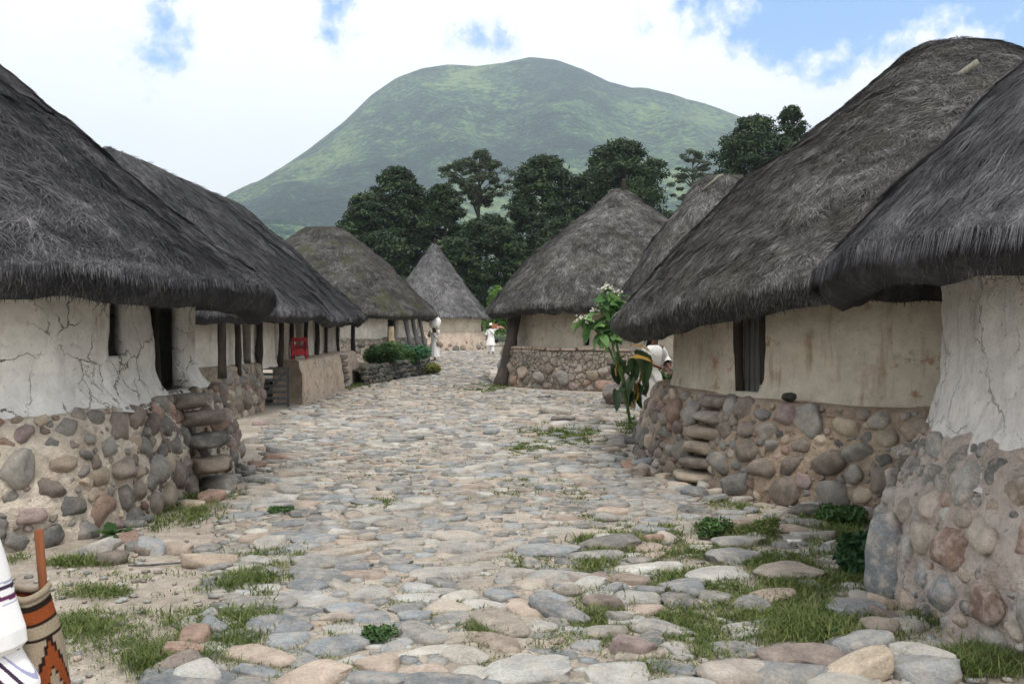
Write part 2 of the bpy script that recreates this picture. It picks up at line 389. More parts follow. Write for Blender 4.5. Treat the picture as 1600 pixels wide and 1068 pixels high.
M_WHITE = mat_flat('bleached_white', (0.78, 0.77, 0.73), 0.7)
M_EYE = mat_flat('eye_dark', (0.01, 0.008, 0.007), 0.3)
def mat_leaf(name, c1, c2, c3, trans=0.25):
    m, nt = newmat(name)
    col = nt.ramp(nt.attr('tint'), [(0.0, c1), (0.5, c2), (1.0, c3)])
    finish(nt, col, 0.6, None, trans, 0.3); return m
M_PINE = mat_leaf('conifer_foliage', (0.009, 0.020, 0.007), (0.024, 0.048, 0.014), (0.065, 0.10, 0.028), 0.15)
M_PINE2 = mat_leaf('sparse_foliage', (0.035, 0.050, 0.024), (0.065, 0.088, 0.042), (0.11, 0.135, 0.07), 0.25)
M_GRASS = mat_leaf('grass_blades', (0.055, 0.088, 0.020), (0.12, 0.165, 0.040), (0.27, 0.275, 0.11), 0.33)
M_WEED = mat_leaf('weed_leaves', (0.028, 0.065, 0.018), (0.055, 0.115, 0.032), (0.10, 0.18, 0.05), 0.25)
M_TOB = mat_leaf('tobacco_leaves', (0.06, 0.15, 0.04), (0.12, 0.25, 0.075), (0.22, 0.36, 0.12), 0.35)
M_TOBD = mat_leaf('tobacco_old_leaves', (0.012, 0.030, 0.010), (0.020, 0.045, 0.013), (0.035, 0.065, 0.018), 0.15)
M_TOBY = mat_leaf('tobacco_yellow_leaves', (0.22, 0.12, 0.02), (0.32, 0.19, 0.03), (0.42, 0.26, 0.05), 0.3)
M_PETAL = mat_flat('white_petals', (0.80, 0.78, 0.66), 0.7, 0.3)
M_STEM = mat_flat('green_stem', (0.10, 0.16, 0.05), 0.7)
def mat_pcol(name, rough=0.9, bump=0.003, bs=220, lo=0.7, hi=1.15):
    m, nt = newmat(name); P = nt.add('ShaderNodeTexCoord').outputs['Object']
    n = nt.noise(P, bs, 3, 0.6)
    col = nt.mix(1.0, nt.attr('pcol', 'Color'), nt.ramp(n, [(0.3, lo), (0.7, hi)]), 'MULTIPLY')
    finish(nt, col, rough, nt.bump(n, 0.8, bump), 0, 0.1); return m
M_KNIT = mat_pcol('knitted_fibre')
M_STRIPE = mat_pcol('striped_cotton', 0.9, 0.0006, 160, 0.93, 1.03)

# ------------------------------------------------------------------ ground sheet
def build_ground():
    def ax(lo, hi, step, far_lo, far_hi):
        c = np.arange(lo, hi+1e-6, step)
        a = hi + (far_hi-hi)*(np.linspace(0, 1, 26)[1:]**3); b = lo - (lo-far_lo)*(np.linspace(0, 1, 22)[1:]**3)
        return np.concatenate([b[::-1], c, a])
    xs = ax(-9, 9, 0.12, -4200, 4200); ys = ax(2, 34, 0.12, -250, 4300)
    X, Y = np.meshgrid(xs, ys); Z = gz(X, Y)
    v = np.stack([X, Y, Z], -1).reshape(-1, 3)
    mead = np.maximum(sstep(62, 80, Y), sstep(11, 22, np.abs(X+1.5)))*1.0
    me = mesh('ground', v, gridfaces(len(ys), len(xs)), M_GROUND, True, {'meadow': mead.ravel()})
    return tag(link('ground', me), 'sandy village ground reaching to the foot of the mountain', kind='structure')
GROUND = build_ground()

# ------------------------------------------------------------------ mountain
def build_mountain():
    D = 2500.0
    sk = np.array([(-700, 505), (-300, 470), (0, 428), (200, 372), (345, 318), (370, 305), (420, 275), (480, 235), (540, 188), (580, 148), (620, 120), (660, 106), (700, 101), (745, 103), (790, 98), (828, 89), (870, 94), (910, 109), (950, 129), (985, 138), (1010, 137), (1050, 146), (1100, 161), (1170, 188), (1260, 222), (1400, 285), (1600, 350), (1900, 430), (2400, 500)], float)
    xs = (sk[:, 0]-800)/F*D; hs = (HZ-sk[:, 1])/F*D
    gx = np.linspace(-2600, 2700, 380); gy = np.concatenate([np.linspace(900, 2700, 210), np.linspace(2720, 4000, 40)])
    X, Y = np.meshgrid(gx, gy)
    ker = np.interp(gx, xs, hs)
    S = np.broadcast_to(ker, X.shape)
    t = np.clip((D-Y)/1350.0, -1.2, 1)
    # shoulders come forward as spurs
    P = np.stack([X/420, Y/420, np.zeros_like(X)], -1)
    warp = 170*fbm(P*0.8, 31, 3)
    Sw = np.interp(np.clip(X + warp*np.clip(t, 0, 1), gx[0], gx[-1]), xs, hs)
    front = np.where(t >= 0, (1-np.clip(t, 0, 1))**1.12, (1-np.clip(-t, 0, 1)*0.9))
    rid = 1-np.abs(fbm(np.stack([X/260, Y/620, np.zeros_like(X)], -1), 41, 4))*2.0
    H = Sw*front
    H += np.clip(t, 0, 1)*np.clip(1.15-t, 0, 1)*(rid-0.5)*150*np.clip(Sw/400, 0.1, 1)
    H += 16*fbm(P*3.0, 51, 5)*np.clip(Sw/300, 0.1, 1)*np.where(t > 0.02, 1, 0.35)
    # low foothill to the left of the tree line
    H = np.maximum(H, 150*np.exp(-(((X+330)/230)**2 + ((Y-1250)/180)**2)) + 8*fbm(P*4, 61, 4) - 6)
    Hmax = S/D*Y*0.995 + np.where(t > 0.01, -4, 0)
    H = np.where(t > 0, np.minimum(H, Hmax), H)
    edge = sstep(900, 1050, Y)*(1-sstep(3700, 4000, Y))*sstep(-2600, -2300, X)*(1-sstep(2400, 2700, X))
    H = H*edge - 4*(1-edge) + 1.0
    v = np.stack([X, Y, H], -1).reshape(-1, 3)
    m, nt = newmat('mountain_scrub'); Pn = pos(nt)
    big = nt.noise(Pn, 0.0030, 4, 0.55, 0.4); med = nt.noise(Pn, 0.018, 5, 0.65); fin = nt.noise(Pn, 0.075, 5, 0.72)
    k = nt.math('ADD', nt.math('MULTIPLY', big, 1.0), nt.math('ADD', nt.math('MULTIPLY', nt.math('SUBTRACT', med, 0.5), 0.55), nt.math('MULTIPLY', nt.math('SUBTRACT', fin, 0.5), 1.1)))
    col = nt.ramp(k, [(0.34, (0.010, 0.034, 0.030)), (0.48, (0.024, 0.066, 0.046)), (0.56, (0.095, 0.175, 0.07)), (0.74, (0.26, 0.36, 0.13))])  # scrub greens; pale and dark ends paint in sun patches, cloud shadow, haze blue
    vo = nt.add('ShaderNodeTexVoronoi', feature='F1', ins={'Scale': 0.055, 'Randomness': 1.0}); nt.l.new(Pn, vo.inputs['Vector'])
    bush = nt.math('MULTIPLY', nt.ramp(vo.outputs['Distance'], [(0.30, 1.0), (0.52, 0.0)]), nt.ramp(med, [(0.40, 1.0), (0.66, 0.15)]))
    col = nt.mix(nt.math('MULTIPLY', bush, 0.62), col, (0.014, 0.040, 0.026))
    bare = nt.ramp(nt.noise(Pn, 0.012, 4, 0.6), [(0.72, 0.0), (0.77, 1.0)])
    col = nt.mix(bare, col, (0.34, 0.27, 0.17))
    finish(nt, col, 0.95, nt.bump(nt.math('ADD', nt.math('ADD', med, nt.math('MULTIPLY', fin, 0.6)), nt.math('MULTIPLY', bush, 0.35)), 1.0, 32.0), spec=0.05)
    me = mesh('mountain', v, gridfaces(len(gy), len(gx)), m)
    return tag(link('mountain', me), 'broad green scrub covered mountain with a rounded summit behind the village', kind='structure')
build_mountain()

# ------------------------------------------------------------------ stones
def ico(sub):
    bm = bmesh.new(); bmesh.ops.create_icosphere(bm, subdivisions=sub, radius=1.0); bm.verts.ensure_lookup_table()
    v = np.array([p.co[:] for p in bm.verts]); f = np.array([[q.index for q in p.verts] for p in bm.faces]); bm.free(); return v, f
ICO1, ICO2, ICO3 = ico(1), ico(2), ico(3)
def stone_shape(seed, sub, rnd=0.6, flat=False, cuts=4):
    v, f = (ICO1, ICO2, ICO3)[sub-1]; v = v.copy(); r = np.random.default_rng(seed)
    p = 2.0 + (1-rnd)*2.5
    v = v/((np.abs(v)**p).sum(1)**(1/p))[:, None]
    for _ in range(cuts):
        n = r.normal(size=3)
        if flat: n[2] = abs(n[2])*0.5
        n /= np.linalg.norm(n); d = r.uniform(0.62, 0.92)
        s = v@n; v = v - np.outer(np.clip(s-d, 0, None)*0.85, n)
    v = v*(1 + 0.24*fbm(v*1.3+seed*3.7, seed, 3))[:, None]
    if flat: v[:, 2] = np.where(v[:, 2] > 0, 0.62*np.tanh(v[:, 2]/0.62*1.25), v[:, 2])
    return v, f
COB = [stone_shape(100+i, 3, random.uniform(0.25, 0.75), True, 5) for i in range(14)]
COBL = [stone_shape(100+i, 2, 0.5, True, 5) for i in range(14)]
COBL1 = [stone_shape(100+i, 1, 0.7, True, 2) for i in range(14)]
WST = [stone_shape(300+i, 3, random.uniform(0.5, 1.0), False, 5) for i in range(18)]
WSTL = [stone_shape(300+i, 2, 0.8, False, 4) for i in range(18)]
COB_ME = {}; WST_ME = {}
def cob_mesh(i, mat, src=COB, key='c'):
    k = (key, i, mat.name)
    if k not in COB_ME:
        COB_ME[k] = mesh('stone_shape', src[i][0], src[i][1], mat)
    return COB_ME[k]

# ------------------------------------------------------------------ cobbled path
LE = np.array([(-2, -1.5), (4, -1.55), (5, -1.6), (6, -1.85), (7, -2.25), (8, -2.5), (10, -2.75), (12, -3.05), (14, -3.6), (17, -4.4), (20, -4.5), (25, -4.35), (28, -4.1), (31, -3.4), (35, -3.0), (40, -3.6), (45, -4.2), (52, -4.4), (57, -4.6)])
RE = np.array([(-2, 0.9), (4, 0.9), (6, 0.85), (7.5, 1.15), (8.5, 1.75), (10, 1.95), (12, 1.45), (14, 1.5), (17, 2.3), (20, 2.6), (24, 2.2), (25.6, 0.9), (27, -0.5), (30, -0.8), (36, -0.9), (45, 0.3), (52, 0.8), (57, 1.0)])
def build_path():
    ys = np.arange(-2, 57, 0.25); us = np.linspace(-0.06, 1.06, 30)
    L = np.interp(ys, LE[:, 0], LE[:, 1]); R = np.interp(ys, RE[:, 0], RE[:, 1])
    X = L[:, None] + (R-L)[:, None]*us[None]; Y = np.broadcast_to(ys[:, None], X.shape)
    X = X + 0.12*fbm(np.stack([X*0, Y*0.8, X*0+us[None]*3], -1), 77, 2)
    e = np.clip(np.minimum(us, 1-us)/0.06, -1, 1); Z = gz(X, Y) + np.where(e > 0, 0.014*np.minimum(1, e*2), 0.05*e)[None]
    v = np.stack([X, Y, Z], -1).reshape(-1, 3)
    me = mesh('path', v, gridfaces(len(ys), len(us)), M_GROUND, True, {'meadow': np.zeros(len(v))})
    po = tag(link('path', me), 'cobbled street of pale river stones set in sandy earth', kind='structure')
    bare = [(760, 800, 105, 30), (905, 1008, 100, 42), (690, 712, 60, 10), (600, 1035, 30, 14), (820, 845, 70, 18)]
    pts = []; XS = np.zeros(9000); YS = np.zeros(9000); RS = np.zeros(9000); n = 0
    r = np.random.default_rng(11)
    def inbare(x, y):
        px = 800+x*F/y; py = HZ+CAMH*F/y
        return any(((px-a)/c)**2+((py-b)/d)**2 < 1 for a, b, c, d in bare)
    passes = [(350, 0.155, 0.20, 0), (5000, 0.11, 0.15, 0), (22000, 0.075, 0.11, 0), (40000, 0.04, 0.07, 0)]
    for cnt, r0, r1, _ in passes:
        yy = 3.2 + (56-3.2)*r.random(cnt)**1.35; uu = r.random(cnt); rr = r.uniform(r0, r1, cnt)
        ll = np.interp(yy, LE[:, 0], LE[:, 1]); rt = np.interp(yy, RE[:, 0], RE[:, 1]); xx = ll+(rt-ll)*uu
        msk = fbm(np.stack([xx*0.9, yy*0.6, xx*0+3.0], -1), 91, 2) > 0.22
        for x, y, q, mk in zip(xx, yy, rr, msk):
            if r1 < 0.1 and y > 17: continue
            if r1 < 0.14 and y > 34: continue
            if q > 0.07 and y < 30 and mk and r.random() < 0.8: continue
            if inbare(x, y) and r.random() < (0.95 if q > 0.1 else 0.8): continue
            if n and (((XS[:n]-x)**2 + ((YS[:n]-y)*1.22)**2) < ((RS[:n]+q)*0.92)**2).any(): continue
            XS[n], YS[n], RS[n] = x, y, q; n += 1
            if n >= 8990: break
    kf = np.random.default_rng(5)
    # scattered flat stones in the grass to the right, rows of raised edge stones
    extra = []
    for _ in range(900):
        y = r.uniform(3.9, 9.0); x = r.uniform(0.8, 2.6); q = r.uniform(0.07, 0.22)
        if x > 2.3 and y < 6.6: continue
        if (((XS[:n]-x)**2 + ((YS[:n]-y)*1.15)**2) < ((RS[:n]+q)*1.05)**2).any() or r.random() < 0.35: continue
        XS[n], YS[n], RS[n] = x, y, q; n += 1
    kerb = [(890, 925, .09), (905, 908, .06), (950, 945, .10), (965, 968, .08), (940, 990, .10), (985, 1012, .12), (980, 965, .07), (955, 925, .07), (930, 905, .08), (880, 955, .15), (960, 845, .20), (1045, 840, .09), (1020, 842, .08), (1290, 838, .10), (1320, 855, .09), (1255, 838, .08),
            (300, 1000, .11), (285, 1022, .09), (325, 970, .07), (328, 985, .08), (270, 1045, .10), (310, 1055, .12), (298, 1035, .07),
            (142, 858, .14), (175, 872, .10), (200, 838, .10), (240, 856, .12), (222, 862, .06), (325, 870, .17), (275, 858, .09), (208, 855, .07), (330, 720, .10), (300, 790, .10), (420, 848, .13), (400, 842, .10), (395, 690, .13), (410, 660, .12),
            (1255, 1030, .17), (1350, 1012, .13), (1440, 1035, .13), (1445, 1055, .14), (1380, 985, .09), (1385, 965, .07), (1380, 945, .08), (1340, 1050, .14), (1160, 1050, .15), (870, 640, .32), (880, 652, .20),
            (985, 684, .20), (1005, 722, .24), (950, 668, .14), (965, 690, .15), (940, 655, .12), (975, 622, .13), (955, 610, .14), (1040, 728, .12), (1080, 724, .13), (1060, 735, .10), (920, 640, .15)]
    kidx = []
    kf = np.random.default_rng(5)
    for _ in range(34):     # rocks spilled at the foot of the large right hut and of the near left hut
        a = kf.uniform(PI*0.98, PI*1.42); rr_ = kf.uniform(4.62, 4.95); x, y = 6.1+rr_*math.cos(a), 12.3+rr_*math.sin(a); XS[n], YS[n], RS[n] = x, y, kf.uniform(0.06, 0.15); kidx.append(n); n += 1
    for _ in range(16):
        x, y = -3.15+kf.uniform(-0.1, 0.25), kf.uniform(8.2, 13.2); XS[n], YS[n], RS[n] = x, y, kf.uniform(0.06, 0.14); kidx.append(n); n += 1
    for px, py, q in kerb:
        x, y = px2g(px, py+ (q*F/ (CAMH*F/(py-HZ)))*0.3); XS[n], YS[n], RS[n] = x, y, q; kidx.append(n); n += 1
    raised = np.zeros(n, bool); raised[kidx] = True
    order = np.argsort(-(RS[:n]/np.maximum(YS[:n], 3.5)))
    order = np.concatenate([np.array(kidx), np.array([i for i in order if not raised[i]])])
    # keep the pieces in the frame as single objects
    px = 800+XS[:n]*F/YS[:n]; py = HZ+CAMH*F/YS[:n]
    infr = (px > -20) & (px < 1620) & (py < 1100)
    single = [i for i in order if infr[i]][:300]; sset = set(single)
    Z = gz(XS[:n], YS[:n])
    vs, fs, ts, off = [], [], [], 0
    for i in range(n):
        q = RS[i]; s = r.integers(0, 14)
        asp = r.uniform(0.95, 1.5); a = q*asp; b = q/asp*0.98
        c = (min(q*r.uniform(0.28, 0.46), 0.065) if not raised[i] else q*(r.uniform(0.55, 0.75) if q < 0.15 else r.uniform(0.36, 0.46)))
        zc = Z[i] + 0.014 + (c*r.uniform(-0.30, 0.26) if not raised[i] else c*0.35)
        ang = r.normal(0, 0.6) + (PI if r.random() < .5 else 0)
        tx, ty = r.normal(0, 0.05, 2) if not raised[i] else r.normal(0, 0.16, 2)
        R = Matrix.Rotation(ang, 4, 'Z') @ Matrix.Rotation(tx, 4, 'X') @ Matrix.Rotation(ty, 4, 'Y')
        M = Matrix.Translation((XS[i], YS[i], zc)) @ R @ Matrix.Diagonal((a, b, c, 1))
        if i in sset:
            link('stone', cob_mesh(int(s), M_COBBLE if not raised[i] else (M_COBBLE if r.random() < .55 else M_WSTONE)), po, mw=M)
        else:
            v, f = (COBL1 if YS[i] > 20 or q < 0.08 else COBL)[s]; A = np.array(M)
            vs.append(v@A[:3, :3].T + A[:3, 3]); fs.append(f+off); off += len(v); ts.append(np.full(len(v), r.random()))
    o = link('small_stones', mesh('small_stones', np.concatenate(vs), np.concatenate(fs), M_COBBLE, True, {'tint': np.concatenate(ts)}), po)
    tag(o, kind='stuff')
    return po
PATH = build_path()

def pebbles():
    r = np.random.default_rng(71); vs, fs, ts, off = [], [], [], 0
    for k in range(3200):
        y = 3.8+14*r.random()**1.7; x = r.uniform(-3.6, 2.6)*(0.75+0.04*y)
        if x < -3.4 or x > 2.7: continue
        q = r.uniform(0.006, 0.024)*(1+0.03*y); v, f = COBL1[int(r.integers(0, 14))]
        a = r.uniform(0, 6.28); R = np.array([[math.cos(a), -math.sin(a), 0], [math.sin(a), math.cos(a), 0], [0, 0, 1]])
        vs.append((v*np.array([q*1.2, q, q*0.7]))@R.T + np.array([x, y, gzf(x, y)+0.012])); fs.append(f+off); off += len(v); ts.append(np.full(len(v), r.random()))
    tag(link('pebbles', mesh('pebbles', np.concatenate(vs), np.concatenate(fs), M_COBBLE, True, {'tint': np.concatenate(ts)}), GROUND), kind='stuff')
pebbles()

# ------------------------------------------------------------------ huts
class Plan:
    """rounded (superellipse) plan, parameter u in 0..1 by arc length"""
    def __init__(s, cx, cy, a, b, n=2.0, rot=0.0):
        s.cx, s.cy, s.a, s.b, s.n, s.rot = cx, cy, a, b, n, rot
        ph = np.linspace(0, 2*PI, 4001); x, y = s._xy(ph, 0); d = np.concatenate([[0], np.cumsum(np.hypot(np.diff(x), np.diff(y)))])
        s.len = d[-1]; s._u = d/d[-1]; s._ph = ph
    def _xy(s, ph, d):
        c, q = np.cos(ph), np.sin(ph); a = s.a+d; b = s.b+d
        r = (np.abs(c/a)**s.n + np.abs(q/b)**s.n)**(-1/s.n); x, y = r*c, r*q
        cr, sr = math.cos(s.rot), math.sin(s.rot)
        return s.cx + x*cr - y*sr, s.cy + x*sr + y*cr
    def at(s, u, d=0.0):
        ph = np.interp(np.mod(u, 1.0), s._u, s._ph); return s._xy(ph, d)
    def nrm(s, u, d=0.0):
        x0, y0 = s.at(u-2e-3, d); x1, y1 = s.at(u+2e-3, d); tx, ty = x1-x0, y1-y0; l = np.hypot(tx, ty); return ty/l, -tx/l
    def u_px(s, px, d=0.0):
        u = np.linspace(0, 1, 4000, endpoint=False); x, y = s.at(u, d); nx, ny = s.nrm(u, d)
        vis = (nx*(-x)+ny*(-y)) > 0
        e = np.abs(800+x/y*F-px) + np.where(vis, 0, 1e6); return float(u[np.argmin(e)])

def span(pl, a, b, d=0.0):
    u0, u1 = pl.u_px(a, d), pl.u_px(b, d)
    return (u0, u1) if (u1-u0) % 1.0 < 0.5 else (u1, u0)
def frame(tx, up, nr):
    return Matrix(((tx[0], up[0], nr[0], 0), (tx[1], up[1], nr[1], 0), (tx[2], up[2], nr[2], 0), (0, 0, 0, 1)))

def build_wall(root, pl, z0, z1, mat, flare=0.15, flh=0.4, seed=1, openings=(), step=0.07, name='wall', bumpy=1.0, thick=0.26, lip=0.0):
    """openings: (u0,u1,za,zb)"""
    nu = max(40, int(pl.len/step)); nz = max(12, int((z1-z0)/step))
    u = np.arange(nu)/nu; z = np.linspace(z0, z1, nz+1)
    U, Z = np.meshgrid(u, z)
    fl = flare*np.clip(1-(Z-z0)/flh, 0, 1)**2.2
    X, Y = pl.at(U, 0); nx, ny = pl.nrm(U)
    P = np.stack([X, Y, Z], -1)
    d = bumpy*(0.045*fbm(P*0.9, seed, 3) + 0.018*fbm(P*5, seed+5, 3)) + fl*(1+0.35*fbm(P*2.2, seed+9, 3))
    Vo = np.stack([X+nx*d, Y+ny*d, Z], -1).reshape(-1, 3)
    if lip: Vo[:nu, 2] += lip*fbm(P[0]*1.6, seed+2, 3)
    Xi, Yi = pl.at(U, -thick); Vi = np.stack([Xi, Yi, Z], -1).reshape(-1, 3)
    V = np.vstack([Vo, Vi]); off = nu*(nz+1)
    open_ = np.zeros((nz, nu), bool); uc = (u+0.5/nu); zc = (z[:-1]+z[1:])/2
    for (u0, u1, za, zb) in openings:
        um = ((uc-u0) % 1.0) < ((u1-u0) % 1.0); open_ |= (((zc > za) & (zc < zb))[:, None] & um[None])
    i, j = np.meshgrid(np.arange(nz), np.arange(nu), indexing='ij'); j2 = (j+1) % nu
    q = np.stack([i*nu+j, i*nu+j2, (i+1)*nu+j2, (i+1)*nu+j], -1); keep = ~open_
    fo = q[keep]; fi = q[keep][:, ::-1]+off
    jam = []
    for (ii, jj) in np.argwhere(open_):
        a, b, c, e = q[ii, jj]
        for (di, dj, p, r_) in ((-1, 0, a, b), (0, 1, b, c), (1, 0, c, e), (0, -1, e, a)):
            i2, j3 = ii+di, (jj+dj) % nu
            if i2 < 0 or i2 >= nz or not open_[i2, j3]: jam.append((p, r_, r_+off, p+off))
    top = np.arange(nu)+nz*nu; t2 = np.roll(top, -1)
    cap = np.stack([top, t2, t2+off, top+off], -1)
    fl_ = [fo, fi, cap] + ([np.array(jam)] if jam else [])
    return link(name, mesh(name, V, np.concatenate(fl_), mat), root)

def build_plinth(root, pl, zt, base, top, mat, seed, bulge=0.06, step=0.07, name='plinth', u0=None, u1=None, zb=-0.12, extra=None):
    """ring of masonry below the wall; extra(u)-> additional outward offset"""
    full = u0 is None
    L = pl.len if full else pl.len*((u1-u0) % 1.0)
    nu = max(24, int(L/step)); nz = max(8, int((zt-zb)/step))
    u = (np.arange(nu)/nu) if full else u0 + ((u1-u0) % 1.0)*np.linspace(0, 1, nu)
    t = np.linspace(0, 1, nz+1)
    U, T = np.meshgrid(u, t); Z = zb + (zt-zb)*T
    D = base + (top-base)*T**0.8 + bulge*np.sin(PI*T)
    if extra is not None: D = D + extra(U)
    rows = [(D, Z)]
    # rounded shoulder, then back under the wall
    dl = D[-1]; rows.append(((dl-0.04)[None], np.full((1, nu), zt+0.035))); rows.append(((dl-0.13)[None], np.full((1, nu), zt+0.05))); rows.append((np.full((1, nu), -0.12), np.full((1, nu), zt+0.045)))
    D = np.concatenate([a for a, _ in rows]); Z = np.concatenate([b for _, b in rows]); U = np.broadcast_to(u[None], D.shape)
    X, Y = pl.at(U, 0); nx, ny = pl.nrm(U); P = np.stack([X+nx*D, Y+ny*D, Z], -1)
    d = 0.05*fbm(P*1.3, seed, 3) + 0.045*fbm(P*6, seed+3, 3) + 0.022*fbm(P*15, seed+4, 2); d[-1] = 0
    G = gz(X, Y)
    V = np.stack([X+nx*(D+d), Y+ny*(D+d), Z + G + np.where(Z > zt-0.1, 0.03*fbm(P*1.5, seed+8, 2), 0)], -1)
    f = [gridfaces(D.shape[0], nu, full)]; V = V.reshape(-1, 3)
    if not full:     # close both ends
        nr = D.shape[0]
        for e, col in ((0, 0), (1, nu-1)):
            x, y = pl.at(np.array([u[col]]), -0.12); c0 = len(V); idx = np.arange(nr)*nu+col
            inner = np.stack([np.full(nr, x[0]), np.full(nr, y[0]), V[idx, 2]], -1); V = np.vstack([V, inner]); ii = c0+np.arange(nr)
            qd = np.stack([idx[:-1], idx[1:], ii[1:], ii[:-1]], -1); f.append(qd if e else qd[:, ::-1])
    o = link(name, mesh(name, V, np.concatenate(f), mat), root)
    def surf(uu, zz):
        tt = (zz-zb)/(zt-zb); dd = base + (top-base)*max(tt, 0)**0.8 + bulge*math.sin(PI*min(max(tt, 0), 1))
        if extra is not None: dd += float(extra(np.array([uu]))[0])
        x, y = pl.at(np.array([uu]), 0); a, b = pl.nrm(np.array([uu])); x, y, a, b = x[0], y[0], a[0], b[0]
        p = np.array([[x+a*dd, y+b*dd, zz]]); dd += float(0.05*fbm(p*1.3, seed, 3)[0])
        slope = (base-top)/(zt-zb)
        return Vector((x+a*dd, y+b*dd, zz+gzf(x, y))), Vector((a, b, slope*0.8)).normalized()
    return o, surf

def wall_stones(parent, surf, pl, zlo, zhi, pxr, seed, sizes, cover=0.95, mat=None, proud=(0.1, 0.5), maxn=300, aspect=(0.65, 1.0), keepfn=None, tilt=0.5):
    mat = mat or M_WSTONE; r = np.random.default_rng(seed)
    ua, ub = span(pl, pxr[0], pxr[1], 0.2); du = (ub-ua) % 1.0
    L = du*pl.len; S = np.zeros(4000); Zs = np.zeros(4000); Rr = np.zeros(4000); n = 0
    for cnt, r0, r1 in sizes:
        for _ in range(cnt):
            s = r.uniform(0, L); z = r.uniform(zlo, zhi); q = r.uniform(r0, r1)
            if z+q*0.7 > zhi+0.05 or n >= 3990: continue
            if n and ((S[:n]-s)**2+((Zs[:n]-z)*1.15)**2 < ((Rr[:n]+q)*cover)**2).any(): continue
            S[n], Zs[n], Rr[n] = s, z, q; n += 1
    order = np.argsort(-Rr[:n]); vs, fs, ts, off = [], [], [], 0
    for k, i in enumerate(order):
        s, z, q = S[i], Zs[i], Rr[i]
        p, nn = surf(ua+s/pl.len, z)
        up = Vector((0, 0, 1)); up = (up-nn*up.dot(nn)).normalized(); tx = up.cross(nn)
        B = frame(tx, up, nn) @ Matrix.Rotation(r.normal(0, tilt), 4, 'Z') @ Matrix.Rotation(r.normal(0, .2), 4, 'X') @ Matrix.Rotation(r.normal(0, .2), 4, 'Y')
        asp = r.uniform(*aspect); dep = q*r.uniform(0.6, 0.95)
        M = Matrix.Translation(p - nn*dep*(0.75-r.uniform(*proud))) @ B @ Matrix.Diagonal((q*1.12, q*asp*1.12, dep, 1)); j = int(r.integers(0, 18))
        if k < maxn: link('stone', cob_mesh(j, mat, WST, 'w'), parent, mw=M)
        else:
            v, f = WSTL[j]; A = np.array(M); vs.append(v@A[:3, :3].T + A[:3, 3]); fs.append(f+off); off += len(v); ts.append(np.full(len(v), r.random()))
    if vs:
        o = link('small_stones', mesh('small_stones', np.concatenate(vs), np.concatenate(fs), mat, True, {'tint': np.concatenate(ts)}), parent); tag(o, kind='stuff')
    return n

